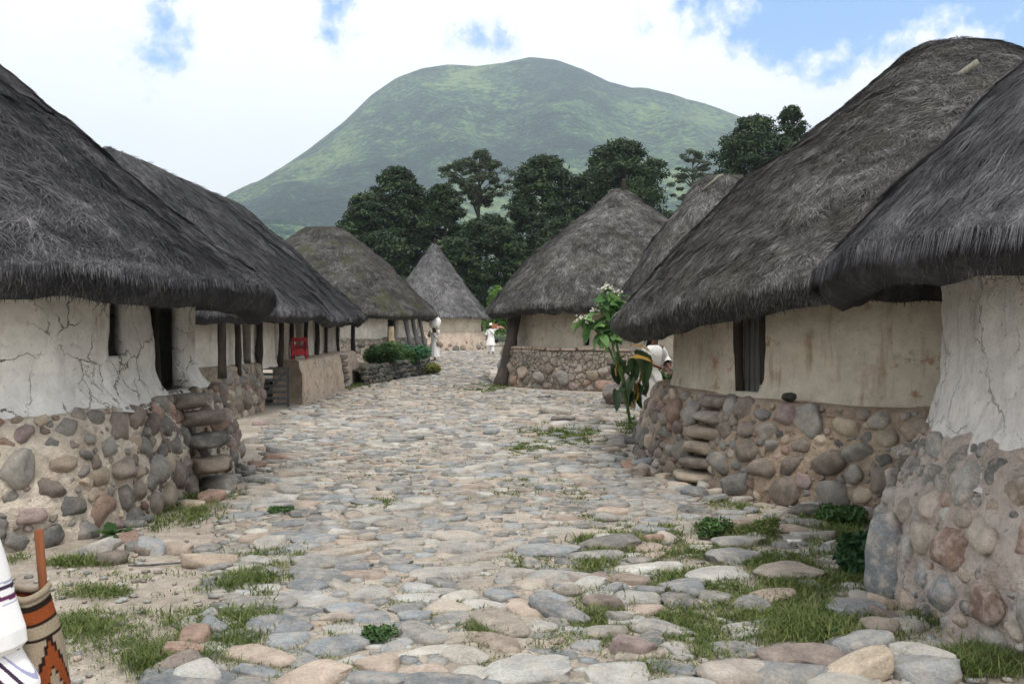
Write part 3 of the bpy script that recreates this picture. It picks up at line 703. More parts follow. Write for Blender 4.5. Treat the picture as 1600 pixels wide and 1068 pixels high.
def build_roof(root, pl, zr, ze, mat, ridge=0.3, ridge_axis='y', c=0.1, bulge=0.06, seed=5, thick=0.24, blades=40000, bl=(0.22, 0.5), bw=(0.008, 0.016), droop=None, wall_d=-0.9, lump=1.0, offset=(0, 0), swirl=0.5, jit=0.42, tvar=1.0):
    nu = int(max(90, pl.len/0.14)); ns = 46
    u = np.arange(nu)/nu; ex, ey = pl.at(u, 0)
    lx, ly = ex-pl.cx, ey-pl.cy; cr, sr = math.cos(pl.rot), math.sin(pl.rot)
    loc_y = (-lx*sr+ly*cr)/pl.b; loc_x = (lx*cr+ly*sr)/pl.a
    if ridge_axis == 'y': rx, ry = -sr*ridge*loc_y, cr*ridge*loc_y
    else: rx, ry = cr*ridge*loc_x, sr*ridge*loc_x
    rx = rx+pl.cx+offset[0]; ry = ry+pl.cy+offset[1]
    def g(s): return (np.sqrt(s*s+c*c)-c)/(math.sqrt(1+c*c)-c)
    s = np.linspace(0, 1, ns)
    zee = ze + 0.07*fbm(np.stack([ex*0.8, ey*0.8, ex*0], -1), seed, 3) + (droop(ex, ey) if droop else 0)
    S = s[:, None]
    X = rx + (ex-rx)*S; Y = ry + (ey-ry)*S
    Z = zr - (zr-zee)[None]*(g(S) - bulge*np.sin(PI*S)*S*1.3)
    P = np.stack([X, Y, Z], -1)
    nx, ny = pl.nrm(u)
    sl = math.atan2(zr-ze, (pl.a+pl.b)/2); cn, sn = math.sin(sl), math.cos(sl)
    d = lump*(0.11*fbm(P*0.75, seed+1, 3) + 0.03*fbm(P*2.6, seed+2, 3)) * np.clip(S*3, 0.25, 1)
    fold = 0.022*lump*fbm(np.stack([np.broadcast_to(u[None]*pl.len*1.6, X.shape), S*1.5+X*0, X*0], -1), seed+4, 3); d = d+fold*S
    Px = X+nx*cn*d; Py = Y+ny*cn*d; Pz = Z+sn*d
    outer = np.stack([Px, Py, Pz], -1)
    last = outer[-1]; sh = []
    rag = 0.03*fbm(np.stack([ex*3, ey*3, ex*0], -1), seed+6, 3)
    for di, dz in ((-0.02, -0.07), (-0.08, -0.15), (-0.18, -0.20)):
        sh.append(np.stack([last[:, 0]+nx*di, last[:, 1]+ny*di, last[:, 2]+dz*(thick/0.24)+rag], -1))
    und = []
    for q in (0.88, 0.7, 0.4, 0.12):
        k = int(q*(ns-1)); und.append(outer[k]-np.array([0, 0, thick*1.15]))
    V = np.concatenate([outer.reshape(-1, 3)] + sh + und)
    nr = ns+len(sh)+len(und)
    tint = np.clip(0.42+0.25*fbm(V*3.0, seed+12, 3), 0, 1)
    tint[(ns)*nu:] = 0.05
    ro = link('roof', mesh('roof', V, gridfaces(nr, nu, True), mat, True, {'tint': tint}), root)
    # straw lying down the slope
    r = np.random.default_rng(seed+50)
    def surfpt(uu, ss):
        fu = (uu % 1.0)*nu; i0 = np.floor(fu).astype(int) % nu; i1 = (i0+1) % nu; a = (fu-np.floor(fu))[:, None]
        fs = ss*(ns-1); k0 = np.clip(np.floor(fs).astype(int), 0, ns-2); b = (fs-k0)[:, None]
        return (outer[k0, i0]*(1-a)+outer[k0, i1]*a)*(1-b)+(outer[k0+1, i0]*(1-a)+outer[k0+1, i1]*a)*b
    N = blades*3
    uu = r.random(N); ss = np.sqrt(r.random(N))*0.995
    nf = int(blades*0.45); uu = np.concatenate([uu, r.random(nf)]); ss = np.concatenate([ss, r.uniform(0.975, 0.9999, nf)])
    p = surfpt(uu, ss); e = 0.004
    dn = surfpt(uu, np.minimum(ss+e*2, 1.0)) - surfpt(uu, np.maximum(ss-e*2, 0)); dn /= np.linalg.norm(dn, axis=1)[:, None]+1e-9
    tg = surfpt(uu+e, ss)-surfpt(uu-e, ss); tg /= np.linalg.norm(tg, axis=1)[:, None]+1e-9
    nn = np.cross(tg, dn); nn = np.where((nn[:, 2:3] < 0), -nn, nn); nn /= np.linalg.norm(nn, axis=1)[:, None]+1e-9
    cv = np.array([0, 0, CAMH])-p; dist = np.linalg.norm(cv, axis=1); cv /= dist[:, None]
    vis = (np.einsum('ij,ij->i', cv, nn) > -0.28)
    idx = np.nonzero(vis)[0]
    if len(idx) > blades*1.15: idx = r.choice(idx, int(blades*1.15), replace=False)
    p, dn, tg, nn, ss, uu = p[idx], dn[idx], tg[idx], nn[idx], ss[idx], uu[idx]; n = len(p)
    ang = r.normal(0, jit, n) + swirl*fbm(p*0.9, seed+21, 3) + swirl*0.8*fbm(p*3.5, seed+25, 2)
    dr = dn*np.cos(ang)[:, None] + tg*np.sin(ang)[:, None]
    sd = np.cross(nn, dr)
    Ln = r.uniform(bl[0], bl[1], n)*np.where(ss > 0.97, 0.6, 1.0); W = r.uniform(bw[0], bw[1], n)
    clump = fbm(p*6.0, seed+31, 2)
    lift = r.uniform(0.0, 0.018, n) + np.clip(clump, 0, 1)*0.025
    hang = (ss > 0.94)
    base = p + nn*(0.004+np.clip(clump, -0.2, 1)*0.014)[:, None] - dr*(Ln*0.4)[:, None]
    mid = base + dr*(Ln*0.55)[:, None] + nn*(lift*0.9)[:, None]
    tipd = np.where(hang[:, None], dr*0.55+np.array([0, 0, -0.75]), dr)
    tip = mid + tipd*(Ln*0.45)[:, None] + nn*(np.where(hang, -0.01, lift*0.35))[:, None]
    w = (W*0.5)[:, None]*sd
    # fringe hanging over the cut edge of the thatch
    m2 = int(blades*0.30); u2 = r.random(m2); e2 = surfpt(u2, np.full(m2, 0.9999)); qx, qy = pl.nrm(u2)
    o2 = np.stack([qx, qy, 0*qx], -1); dp = r.random(m2); L2 = r.uniform(0.04, 0.12, m2)*(thick/0.26)
    b2 = e2 + o2*(0.02-0.16*dp**1.5)[:, None] + np.array([0, 0, 1.0])*(-0.17*dp*(thick/0.24)+0.04)[:, None]
    t2 = np.stack([-qy, qx, 0*qx], -1)*r.normal(0, 0.35, m2)[:, None] + np.array([0, 0, -1.0]) + o2*(r.normal(0.02, 0.16, m2)-0.30*dp)[:, None]
    vis2 = (np.einsum('ij,ij->i', o2, np.array([0, 0, CAMH])-b2) > -1.0); b2, t2, L2, o2 = b2[vis2], t2[vis2], L2[vis2], o2[vis2]
    w2 = np.cross(o2, np.array([0, 0, 1.0]))*(r.uniform(bw[0], bw[1], len(b2))*0.5)[:, None]
    base = np.vstack([base, b2]); mid = np.vstack([mid, b2+t2*(L2*0.55)[:, None]]); tip = np.vstack([tip, b2+t2*L2[:, None]]); w = np.vstack([w, w2])
    V = np.stack([base, mid+w, tip, mid-w], 1).reshape(-1, 3); n1 = n; n = len(base)
    fq = np.arange(n*4).reshape(-1, 4)
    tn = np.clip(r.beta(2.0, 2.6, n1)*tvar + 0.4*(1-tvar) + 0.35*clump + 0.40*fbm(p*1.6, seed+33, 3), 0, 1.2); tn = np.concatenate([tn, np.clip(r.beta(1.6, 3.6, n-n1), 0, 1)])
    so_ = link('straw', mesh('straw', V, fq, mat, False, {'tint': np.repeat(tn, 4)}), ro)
    tag(so_, kind='stuff')
    return ro, surfpt

def post(root, x, y, z0, z1, rad, mat, name='post', lean=(0, 0), bend=0.03, seed=0):
    t = np.linspace(0, 1, 9); r = np.random.default_rng(seed)
    b1, b2 = r.normal(0, bend, 2)
    p = np.stack([x+lean[0]*t+b1*np.sin(PI*t), y+lean[1]*t+b2*np.sin(PI*t*1.3), z0+(z1-z0)*t], -1)
    v, f = tube(p, rad*(1.1-0.25*t+0.08*r.normal(size=9)), 10); o = link(name, mesh(name, v, f, mat), root); return o

def root_at(name, label, x, y, group='thatched stone huts of the village'):
    # the root stays at the origin of coordinates horizontally so that parts keep world coordinates
    return thing(name, label, 'hut', (0, 0, 0), 0, group)

# ---- near left hut
def hut_left_near():
    R = root_at('thatched_hut', 'nearest whitewashed hut on the left, cracked plaster over a rubble stone base, narrow dark doorway', -6.3, 9.9)
    pl = Plan(-6.3, 9.85, 2.62, 2.55, 4.5, math.radians(1.5))
    dz0 = 1.0
    u1, u2 = pl.u_px(241), pl.u_px(268)
    du = span(pl, 239, 287); dw = span(pl, 168, 196)
    build_wall(R, pl, 0.93, 2.55, M_PL1, 0.27, 0.42, 3, [(du[0], du[1], dz0+0.02, 2.5), (dw[0], dw[1], 1.42, 2.5)], 0.045, lip=0.14, bumpy=1.4, thick=0.12)
    # the thickened base beside the door
    ud = pl.u_px(330, 0.2)
    ex = lambda u: 0.10*np.exp(-((np.mod(u-ud+0.5, 1)-0.5)*pl.len/0.75)**4) - 0.12*np.exp(-((np.mod(u-pl.u_px(285, .2)+0.5, 1)-0.5)*pl.len/0.28)**4)
    po, sf = build_plinth(R, pl, 0.96, 0.44, 0.26, M_MO1, 11, 0.05, 0.05, extra=ex)
    wall_stones(po, sf, pl, 0.02, 0.99, (-70, 392), 21, [(110, 0.12, 0.165), (700, 0.08, 0.115), (3000, 0.05, 0.075), (4000, 0.024, 0.045)], 0.88, maxn=260, proud=(0.2, 0.65))
    # stone steps below the door
    uc = pl.u_px(292, 0.3); x, y = pl.at(np.array([uc]), 0.42); nx, ny = pl.nrm(np.array([uc])); x, y, nx, ny = x[0], y[0], nx[0], ny[0]
    r = np.random.default_rng(4)
    for k, (zz, dd, sx) in enumerate(((0.96, -0.12, 0.28), (0.78, 0.0, 0.32), (0.55, 0.08, 0.28), (0.30, 0.12, 0.27), (0.08, 0.2, 0.32))):
        M = Matrix.Translation((x+nx*dd, y+ny*dd+r.normal(0, .05), zz)) @ Matrix.Rotation(PI/2+r.normal(0, .2), 4, 'Z') @ Matrix.Diagonal((sx, 0.2, 0.10, 1))
        link('step_stone', cob_mesh(int(r.integers(0, 14)), M_WSTONE), R, mw=M)
    # door post inside the opening
    x, y = pl.at(np.array([u2 if abs(u2-u1) else u1]), -0.12); post(R, x[0]-0.02, y[0], dz0-0.05, 2.45, 0.05, M_WOODD, 'door_post', seed=5)
    rp = Plan(-6.3, 9.85, 3.62, 3.55, 2.9, math.radians(1.5))
    build_roof(R, rp, 4.95, 2.16, M_TH1, 0.5, 'y', 0.12, 0.01, 101, 0.28, 92000, (0.13, 0.32), (0.006, 0.012), swirl=0.8, droop=lambda x, y: -0.20*np.exp(-((x+2.9)/0.9)**2-((y-12.2)/1.8)**2))
    return R
hut_left_near()

# ---- second left hut: long, with posts along the street
def hut_left_long():
    R = root_at('thatched_hut', 'long whitewashed hut on the left with a row of dark timber posts under its eave', -8.1, 24)
    pl = Plan(-8.1, 24.0, 2.85, 7.3, 7.0, 0)
    op = []
    for a, b in ((378, 391), (461, 477), (511, 520)):
        q = span(pl, a, b); op.append((q[0], q[1], 1.0, 2.2))
    build_wall(R, pl, 0.85, 2.4, M_PL2, 0.06, 0.3, 23, op, 0.07)
    # near stretch of base in rubble, far stretch in pink mud
    un0, un1 = span(pl, 300, 404, .2); uf0, uf1 = span(pl, 460, 577, .5)
    p1, s1 = build_plinth(R, pl, 0.93, 0.26, 0.16, M_MOL2, 25, 0.03, 0.08, 'stone_base', un0, un1)
    wall_stones(p1, s1, pl, 0.02, 0.9, (335, 402), 27, [(90, 0.13, 0.19), (500, 0.08, 0.13), (700, 0.05, 0.08)], 0.93, maxn=110)
    us = pl.u_px(541, .5); exf = lambda u: -0.10*np.exp(-((np.mod(u-us+0.5, 1)-0.5)*pl.len/0.42)**4)
    p2, s2 = build_plinth(R, pl, 0.93, 0.62, 0.52, M_MUD, 26, 0.03, 0.06, 'mud_bench', uf0, uf1, extra=exf)
    r = np.random.default_rng(8)
    for k, zz in enumerate((0.86, 0.66, 0.46, 0.26, 0.08)):
        p, n = s2(us, min(zz, 0.9)); M = Matrix.Translation(p+n*0.02*(5-k)*0.2) @ Matrix.Rotation(PI/2, 4, 'Z') @ Matrix.Diagonal((0.36, 0.17, 0.085, 1))
        link('step_stone', cob_mesh(int(r.integers(0, 14)), M_WSTONE), p2, mw=M)
    for i, (px, rad) in enumerate(((347, .075), (372, .06), (405, .07), (437, .065), (458, .05), (479, .055), (494, .06), (509, .05), (530, .05), (552, .07))):
        y = 5.17*F/(800-px); post(R, -5.17, y, 0.80, 2.25, rad, M_WOODD, 'post', (random.uniform(-.03, .03), random.uniform(-.06, .06)), 0.03, i)
    v, f = tube(np.stack([np.full(12, -5.1), np.linspace(16.7, 31.3, 12), 2.22+0.03*np.sin(np.arange(12))], -1), 0.07, 8); link('eave_beam', mesh('eave_beam', v, f, M_WOODD), R)
    rp = Plan(-8.1, 24.0, 3.85, 8.35, 3.6, 0)
    build_roof(R, rp, 5.35, 1.98, M_TH1, 4.6, 'y', 0.06, 0.02, 131, 0.26, 62000, (0.2, 0.45), (0.013, 0.026), lump=1.2, swirl=0.8)
    return R
hut_left_long()

# ---- third left hut
def hut_left_far():
    R = root_at('thatched_hut', 'stone hut on the left beyond the green shrubs with mossy thatch', -8.2, 41.5)
    pl = Plan(-8.2, 41.5, 4.2, 4.2, 2.4, 0); zg = 0.15
    q = span(pl, 606, 622); q2 = span(pl, 652, 659)
    build_wall(R, pl, 0.95, 2.52, M_PL2, 0.1, 0.3, 33, [(q[0], q[1], 1.15, 2.6), (q2[0], q2[1], 1.2, 2.6)], 0.10)
    po, sf = build_plinth(R, pl, 1.1, 0.42, 0.2, M_MOR3, 35, 0.03, 0.1)
    wall_stones(po, sf, pl, 0.05, 1.1, (560, 668), 37, [(80, 0.15, 0.2), (300, 0.09, 0.14)], 1.0, maxn=90)
    # sloping struts and a pale forked post in the porch
    for i, (px, w) in enumerate(((634, 0.10), (645, 0.09), (655, 0.08))):
        u = pl.u_px(px, .3); x, y = pl.at(np.array([u]), 0.3); post(R, x[0]+0.25, y[0]-0.1, 0.9, 2.6, w, M_WOODG, 'strut', (-0.35, 0.1), 0.02, 40+i)
    u = pl.u_px(614, .45); x, y = pl.at(np.array([u]), 0.55); post(R, x[0], y[0], 0.1, 1.75, 0.14, M_WOODP, 'pale_post', (-0.15, 0.05), 0.05, 45)
    rp = Plan(-8.2, 41.5, 4.95, 4.95, 2.2, 0)
    build_roof(R, rp, 6.05, 2.3, M_TH3, 0.5, 'x', 0.10, 0.03, 151, 0.3, 30000, (0.25, 0.6), (0.022, 0.045), lump=1.2, swirl=0.8)
    # dark hole under the ridge cap
    return R
hut_left_far()

# ---- conical hut closing the street
def hut_end():
    R = root_at('thatched_hut', 'small hut closing the street with a pale grey steep cone of thatch', -4.9, 60.5)
    pl = Plan(-4.9, 60.5, 2.95, 2.95, 2.0, 0)
    build_wall(R, pl, 0.9, 2.85, M_PL3, 0.1, 0.3, 43, [], 0.12)
    po, sf = build_plinth(R, pl, 1.05, 0.45, 0.2, M_MUD, 45, 0.05, 0.12)
    wall_stones(po, sf, pl, 0.0, 0.45, (660, 770), 47, [(40, 0.15, 0.22), (120, 0.09, 0.14)], 1.0, maxn=40)
    rp = Plan(-4.9, 60.5, 3.5, 3.5, 2.0, 0)
    build_roof(R, rp, 6.95, 2.5, M_TH4, 0.05, 'x', 0.02, -0.03, 171, 0.28, 16000, (0.4, 0.9), (0.035, 0.06), lump=0.7)
    post(R, -4.9, 60.5, 6.5, 7.3, 0.05, M_WOODD, 'ridge_pole', (0.05, 0), 0.0, 3)
hut_end()

# ---- hut at the bend (centre right)
def hut_bend():
    R = root_at('thatched_hut', 'ochre walled hut at the street bend, peaked dark thatch propped by a leaning trunk', 3.3, 29.5)
    pl = Plan(3.3, 29.5, 3.1, 3.1, 2.1, 0)
    q = span(pl, 910, 922)
    build_wall(R, pl, 1.05, 2.85, M_PL3, 0.12, 0.5, 53, [(q[0], q[1], 1.2, 2.0)], 0.08)
    po, sf = build_plinth(R, pl, 1.02, 0.62, 0.50, M_MOR3, 55, 0.03, 0.08)
    wall_stones(po, sf, pl, 0.0, 0.62, (776, 975), 57, [(30, 0.2, 0.26), (300, 0.11, 0.18), (900, 0.06, 0.10)], 0.93, maxn=170)
    wall_stones(po, sf, pl, 0.62, 0.98, (776, 975), 58, [(60, 0.09, 0.15), (100, 0.05, 0.09)], 1.6, maxn=26)
    # course of adobe blocks on top of the base
    ua, ub = span(pl, 795, 985, .3); ub = ua+((ub-ua) % 1.0); n = 11; r = np.random.default_rng(5)
    for lay, zz in ((0, 1.03), (1, 1.125)):
        for k in range(n if lay else 5):
            u = ua+(ub-ua)*(k+0.5)/n; x, y = pl.at(np.array([u]), 0.36); a, b = pl.nrm(np.array([u]))
            bm = boxv(pl.len*(ub-ua)/n*1.05*0.97, 0.30, 0.085, 0.018); o = bm_obj('adobe_block', bm, M_MUD, R)
            o.location = (x[0], y[0], zz+0.01*r.normal()); o.rotation_euler = (0, 0, math.atan2(b[0], a[0])+PI/2)
    t = np.linspace(0, 1, 12); bx, by = px2g(776, 604)
    p = np.stack([bx+0.05+0.62*t+0.06*np.sin(t*5), by+0.25+0.5*t, -0.1+2.45*t], -1)
    v, f = tube(p, 0.21-0.05*t+0.015*np.sin(t*17), 12); link('leaning_trunk', mesh('leaning_trunk', v, f, M_BARK), R)
    v, f = tube([p[-2], p[-2]+np.array([0.25, 0.1, 0.35])], [0.13, 0.1], 8); 
    rp = Plan(3.3, 29.5, 4.1, 4.1, 2.0, 0)
    build_roof(R, rp, 5.95, 2.38, M_TH2, 0.15, 'x', 0.02, 0.10, 191, 0.32, 42000, (0.25, 0.5), (0.016, 0.032), swirl=0.8, droop=lambda x, y: -0.12*np.exp(-((x+0.8)/1.2)**2))
    post(R, 3.4, 29.4, 5.6, 6.25, 0.06, M_WOODD, 'ridge_pole', (0.02, 0), 0.0, 6)
hut_bend()

# ---- small hut half hidden behind the large right hut
def hut_hidden():
    R = root_at('thatched_hut', 'small hut mostly hidden behind the large right hut, only its roof tip showing', 4.62, 21)
    pl = Plan(4.62, 21.0, 1.7, 1.7, 2.2, 0)
    build_wall(R, pl, 0.7, 2.6, M_PL3, 0.1, 0.3, 63, [], 0.1)
    po, sf = build_plinth(R, pl, 0.95, 0.3, 0.2, M_MOR3, 65, 0.03, 0.1)
    wall_stones(po, sf, pl, 0.0, 0.95, (1000, 1070), 67, [(60, 0.12, 0.18), (200, 0.07, 0.11)], 1.0, maxn=40)
    rp = Plan(4.62, 21.0, 2.3, 2.3, 2.0, 0)
    build_roof(R, rp, 5.02, 2.2, M_TH2, 0.35, 'x', 0.10, 0.1, 211, 0.26, 9000, (0.25, 0.55), (0.016, 0.03))
    v, f = tube([(4.1, 20.6, 4.65), (4.42, 20.5, 4.93), (4.5, 20.5, 4.96)], [0.03, 0.035, 0.02], 8); link('ridge_pole', mesh('ridge_pole', v, f, M_WOODPG), R)
hut_hidden()

# ---- large right hut
def hut_right_large():
    R = root_at('thatched_hut', 'large hut on the right with grey plank door, rust stained wall and stone steps', 6.1, 12.3)
    pl = Plan(6.1, 12.3, 3.96, 3.96, 2.0, 0)
    q = span(pl, 1151, 1189)
    build_wall(R, pl, 0.90, 2.5, M_PLR2, 0.08, 0.3, 73, [(q[0], q[1], 0.98, 2.45)], 0.05)
    us = pl.u_px(1100, .4); ur = pl.u_px(1260, .4)
    w = lambda u, c: (np.mod(u-c+0.5, 1)-0.5)*pl.len
    ex = lambda u: -0.14*np.exp(-(w(u, us)/0.28)**4) + 0.14*np.exp(-(w(u, ur)/1.1)**4)
    po, sf = build_plinth(R, pl, 0.92, 0.50, 0.26, M_MOR2, 75, 0.08, 0.05, extra=ex)
    zone = lambda s, z, r: True
    wall_stones(po, sf, pl, 0.02, 0.92, (985, 1150), 77, [(90, 0.11, 0.15), (900, 0.07, 0.105), (3000, 0.04, 0.065), (2000, .022, .038)], 0.85, maxn=150, proud=(0.3, 0.75))
    wall_stones(po, sf, pl, 0.02, 0.92, (1130, 1480), 78, [(60, 0.12, 0.17), (600, 0.075, 0.11), (2500, 0.045, 0.07), (2500, .022, .04)], 0.90, maxn=150, proud=(0.2, 0.65))
    r = np.random.default_rng(14)
    for k, (zz, dd) in enumerate(((0.90, -0.06), (0.73, 0.0), (0.56, 0.03), (0.40, 0.08), (0.23, 0.13), (0.07, 0.2))):
        p, n = sf(us, min(zz, 0.9)); ang = math.atan2(n.y, n.x)+PI/2
        M = Matrix.Translation(p+n*(0.06+dd*0.3)) @ Matrix.Rotation(ang+r.normal(0, .12), 4, 'Z') @ Matrix.Diagonal((0.30+r.uniform(-.03, .05), 0.2, 0.085, 1))
        link('step_stone', cob_mesh(int(r.integers(0, 14)), M_WSTONE), R, mw=M)
    # plank door
    D = link('door', None, R); xa, ya = pl.at(np.array([q[0]]), -0.14); xb, yb = pl.at(np.array([q[1]]), -0.14)
    a = Vector((xa[0], ya[0], 0)); b = Vector((xb[0], yb[0], 0)); dv = b-a; L = dv.length; ang = math.atan2(dv.y, dv.x)
    bm = boxv(L*0.98, 0.03, 1.5); o = bm_obj('door', bm, M_WOODG, R); bpy.data.objects.remove(D); 
    o.location = (a+b)/2+Vector((0, 0, 1.72)); o.rotation_euler = (0, 0, ang); n = 4
    for k in range(n):
        bm = boxv(L/n*0.86, 0.035, 1.5, 0.008); pk = bm_obj('plank', bm, M_WOODG, o); pk.location = (-L/2+L*(k+0.5)/n, -0.028 if k % 2 else -0.036, 0.003*k)
    for e, uu in ((0, q[0]), (1, q[1])):
        x, y = pl.at(np.array([uu]), -0.05); post(R, x[0], y[0], 0.92, 2.5, 0.05, M_WOODD, 'door_post', seed=60+e)
    # a round stone left on the base
    u = pl.u_px(1237, .25); p, n = sf(u, 0.9); link('ledge_stone', cob_mesh(3, M_DSTONE, WST, 'w'), R, mw=Matrix.Translation(p+Vector((-n.x*0.1, -n.y*0.1, 0.12))) @ Matrix.Diagonal((0.09, 0.07, 0.05, 1)))
    rp = Plan(6.1, 12.3, 4.78, 4.78, 2.0, 0)
    ro, sp = build_roof(R, rp, 5.36, 2.16, M_TH2, 0.22, 'x', 0.08, 0.075, 231, 0.30, 112000, (0.12, 0.30), (0.006, 0.013), offset=(-0.45, 0.0), droop=lambda x, y: -0.42*np.exp(-(((x-1.4)/1.0)**2+((y-12.3)/3.0)**2)), swirl=1.0)
    # smoke hole with a pole end
    yy = 10.9; X0 = (1497-800)/F*yy; Z0 = CAMH+(HZ-116)/F*yy
    v, f = tube([(X0-0.12, yy+0.25, Z0-0.16), (X0, yy, Z0-0.02), (X0+0.15, yy-0.12, Z0+0.10)], [0.04, 0.04, 0.035], 8); link('roof_pole', mesh('roof_pole', v, f, M_WOODPG), R)
hut_right_large()

# ---- near right hut
def hut_right_near():
    R = root_at('thatched_hut', 'nearest hut on the right edge, pale plaster flowing down over boulders', 5.0, 5.8)
    pl = Plan(5.0, 5.8, 2.16, 2.16, 2.1, 0)
    build_wall(R, pl, 0.76, 2.5, M_PLR1, 0.25, 0.98, 83, [], 0.04, lip=0.10, bumpy=2.0)
    po, sf = build_plinth(R, pl, 1.05, 0.46, 0.08, M_MOR1, 85, 0.14, 0.04)
    wall_stones(po, sf, pl, 0.02, 1.0, (1385, 1760), 87, [(80, 0.105, 0.145), (500, 0.07, 0.10), (1800, 0.045, 0.065), (2000, .02, .038)], 0.98, M_R1STONE, maxn=260, proud=(0.1, 0.6))
    rp = Plan(5.0, 5.8, 3.05, 3.05, 2.0, 0)
    build_roof(R, rp, 4.86, 2.12, M_TH5, 0.3, 'y', 0.1, 0.0, 251, 0.26, 102000, (0.2, 0.45), (0.004, 0.008), swirl=0.4, jit=0.25, tvar=0.8, droop=lambda x, y: 0.05*np.sin(x*1.7+y))
hut_right_near()

# ------------------------------------------------------------------ standing slab, garden wall, gate, chair, litter
def slab_and_bits():
    x, y = px2g(1383, 938)
    v, f = stone_shape(901, 3, 0.4, False, 6)
    o = link('standing_slab', mesh('standing_slab', v*np.array([0.075, 0.12, 0.31]), f, M_R1STONE), None, (x+0.05, y+0.1, 0.25), (0.05, 0.10, 0.5))
    tag(o, 'tall grey slab of stone standing on end against the nearest right hut', 'stone')
    # dark rubble wall holding the shrub bed
    W = thing('garden_wall', 'low dry wall of dark rounded stones below the green shrubs', 'wall')
    A = np.array(px2g(571, 604)); B = np.array(px2g(672, 588)); r = np.random.default_rng(3)
    d = (B-A); L = np.hypot(*d); d /= L; nrm = np.array([-d[1], d[0]])
    if nrm[1] < 0: nrm = -nrm
    # earth core
    n = 24; t = np.linspace(0, 1, n); prof = [(-0.02, -0.1), (0.04, 0.25), (0.12, 0.40), (0.9, 0.46), (2.6, 0.40), (3.2, -0.1)]
    V = np.array([[*(A+d*L*tt+nrm*o_), zz+gzf(*(A+d*L*tt))] for o_, zz in prof for tt in t]); V += 0.03*np.stack([fbm(V*2, 5, 2)]*3, -1)
    m, nt = newmat('dark_soil'); P = pos(nt); finish(nt, nt.ramp(nt.noise(P, 6, 5), [(0.3, (0.03, 0.026, 0.018)), (0.7, (0.09, 0.075, 0.05))]), 0.95)
    link('earth_fill', mesh('earth_fill', V, gridfaces(len(prof), n), m), W)
    for row in range(4):
        s = 0.0
        while s < L:
            q = r.uniform(0.10, 0.17); s += q*0.95
            p = A+d*s+nrm*(0.02+row*0.035); z = gzf(*p)+0.09+row*0.13+r.normal(0, .015)
            link('stone', cob_mesh(int(r.integers(0, 18)), M_DSTONE, WST, 'w'), W, mw=Matrix.Translation((p[0], p[1], z)) @ Matrix.Rotation(r.uniform(0, 6), 4, 'Z') @ Matrix.Diagonal((q*1.05, q*1.0, q*0.75, 1)))
            s += q*0.95
    # loose stones by the bench end
    for i, (px, py, q, lab) in enumerate(((575, 598, 0.20, 'rounded reddish boulder at the end of the mud bench'), (592, 600, 0.085, 'small brown stone on the street below the dark garden wall'))):
        x, y = px2g(px, py); o = link('boulder', mesh('boulder', WST[5+i][0], WST[5+i][1], M_WSTONE), None, (x, y, gzf(x, y)+q*0.35), (0, 0, i), (q, q, q*0.75)); tag(o, lab, 'boulder')
    # gate
    G = thing('wooden_gate', 'weathered dark slatted wooden gate propped against the mud bench', 'gate', (-5.13, 20.55, 0.0), math.radians(4))
    w, h = 0.72, 0.86
    for sx in (-1, 1):
        o = bm_obj('stile', boxv(0.055, 0.04, h, 0.006), M_WOODG, G); o.location = (sx*(w/2-0.03), 0, h/2+0.01)
    for k in range(7):
        o = bm_obj('slat', boxv(w, 0.022, 0.055, 0.005), M_WOODG, G); o.location = (0, -0.034, 0.07+k*0.128); o.rotation_euler = (0, random.uniform(-.02, .02), 0)
    Ld = math.hypot(w-0.1, h-0.14); o = bm_obj('brace', boxv(Ld, 0.02, 0.06, 0.005), M_WOODG, G); o.location = (0, -0.057, h/2); o.rotation_euler = (0, -math.atan2(h-0.14, w-0.1), 0)
    # red plastic chair seen from behind
    C = thing('red_chair', 'small red plastic chair standing on the mud bench of the long hut', 'chair', (-4.93, 22.25, 1.0), math.radians(12))
    bm = boxv(0.34, 0.30, 0.03, 0.012, (0, 0, 0.21)); bm_obj('seat', bm, M_RED, C)
    for sx in (-1, 1):
        for sy in (-1, 1):
            v, f = tube([(sx*0.165, sy*0.145, -0.02), (sx*0.15, sy*0.13, 0.20)], [0.028, 0.034], 8, squash=0.8); link('leg', mesh('leg', v, f, M_RED), C)
        bm_obj('armrest', boxv(0.04, 0.30, 0.03, 0.01, (sx*0.175, 0.0, 0.36)), M_RED, C); bm_obj('arm_panel', boxv(0.03, 0.26, 0.14, 0.008, (sx*0.175, 0.0, 0.28)), M_RED, C)
    B = bm_obj('backrest', boxv(0.36, 0.03, 0.09, 0.012, (0, 0.15, 0.43)), M_RED, C)
    bm_obj('back_slat', boxv(0.36, 0.028, 0.07, 0.01, (0, 0.148, 0.265)), M_RED, B)
    for sx in (-0.145, 0.0, 0.145): bm_obj('back_slat', boxv(0.065 if sx else 0.03, 0.026, 0.14, 0.006, (sx, 0.149, 0.345)), M_RED, B)
    bm_obj('front_panel', boxv(0.30, 0.02, 0.12, 0.006, (0, -0.14, 0.13)), M_RED, C)
    # white scrap, bone shaped
    x, y = px2g(1243, 856); v1, f1 = tube([(-0.055, 0, 0), (-0.03, 0, .004), (0.03, 0, .004), (0.055, 0, 0)], [0.017, 0.011, 0.011, 0.016], 10)
    o = link('bone', mesh('bone', v1, f1, M_WHITE), None, (x, y, gzf(x, y)+0.055), (0, 0, 0.15)); tag(o, 'small white bone lying in the grass on the right', 'bone')
    # fallen twig
    x, y = px2g(262, 882); v1, f1 = tube([(-0.28, -0.03, 0), (-0.1, -0.05, .01), (0.08, -0.01, .015), (0.3, 0.08, .01)], [0.006, 0.008, 0.008, 0.004], 6)
    o = link('twig', mesh('twig', v1, f1, M_WOODG), None, (x, y, gzf(x, y)+0.008)); tag(o, 'thin fallen twig on the bare earth below the near left hut', 'twig')
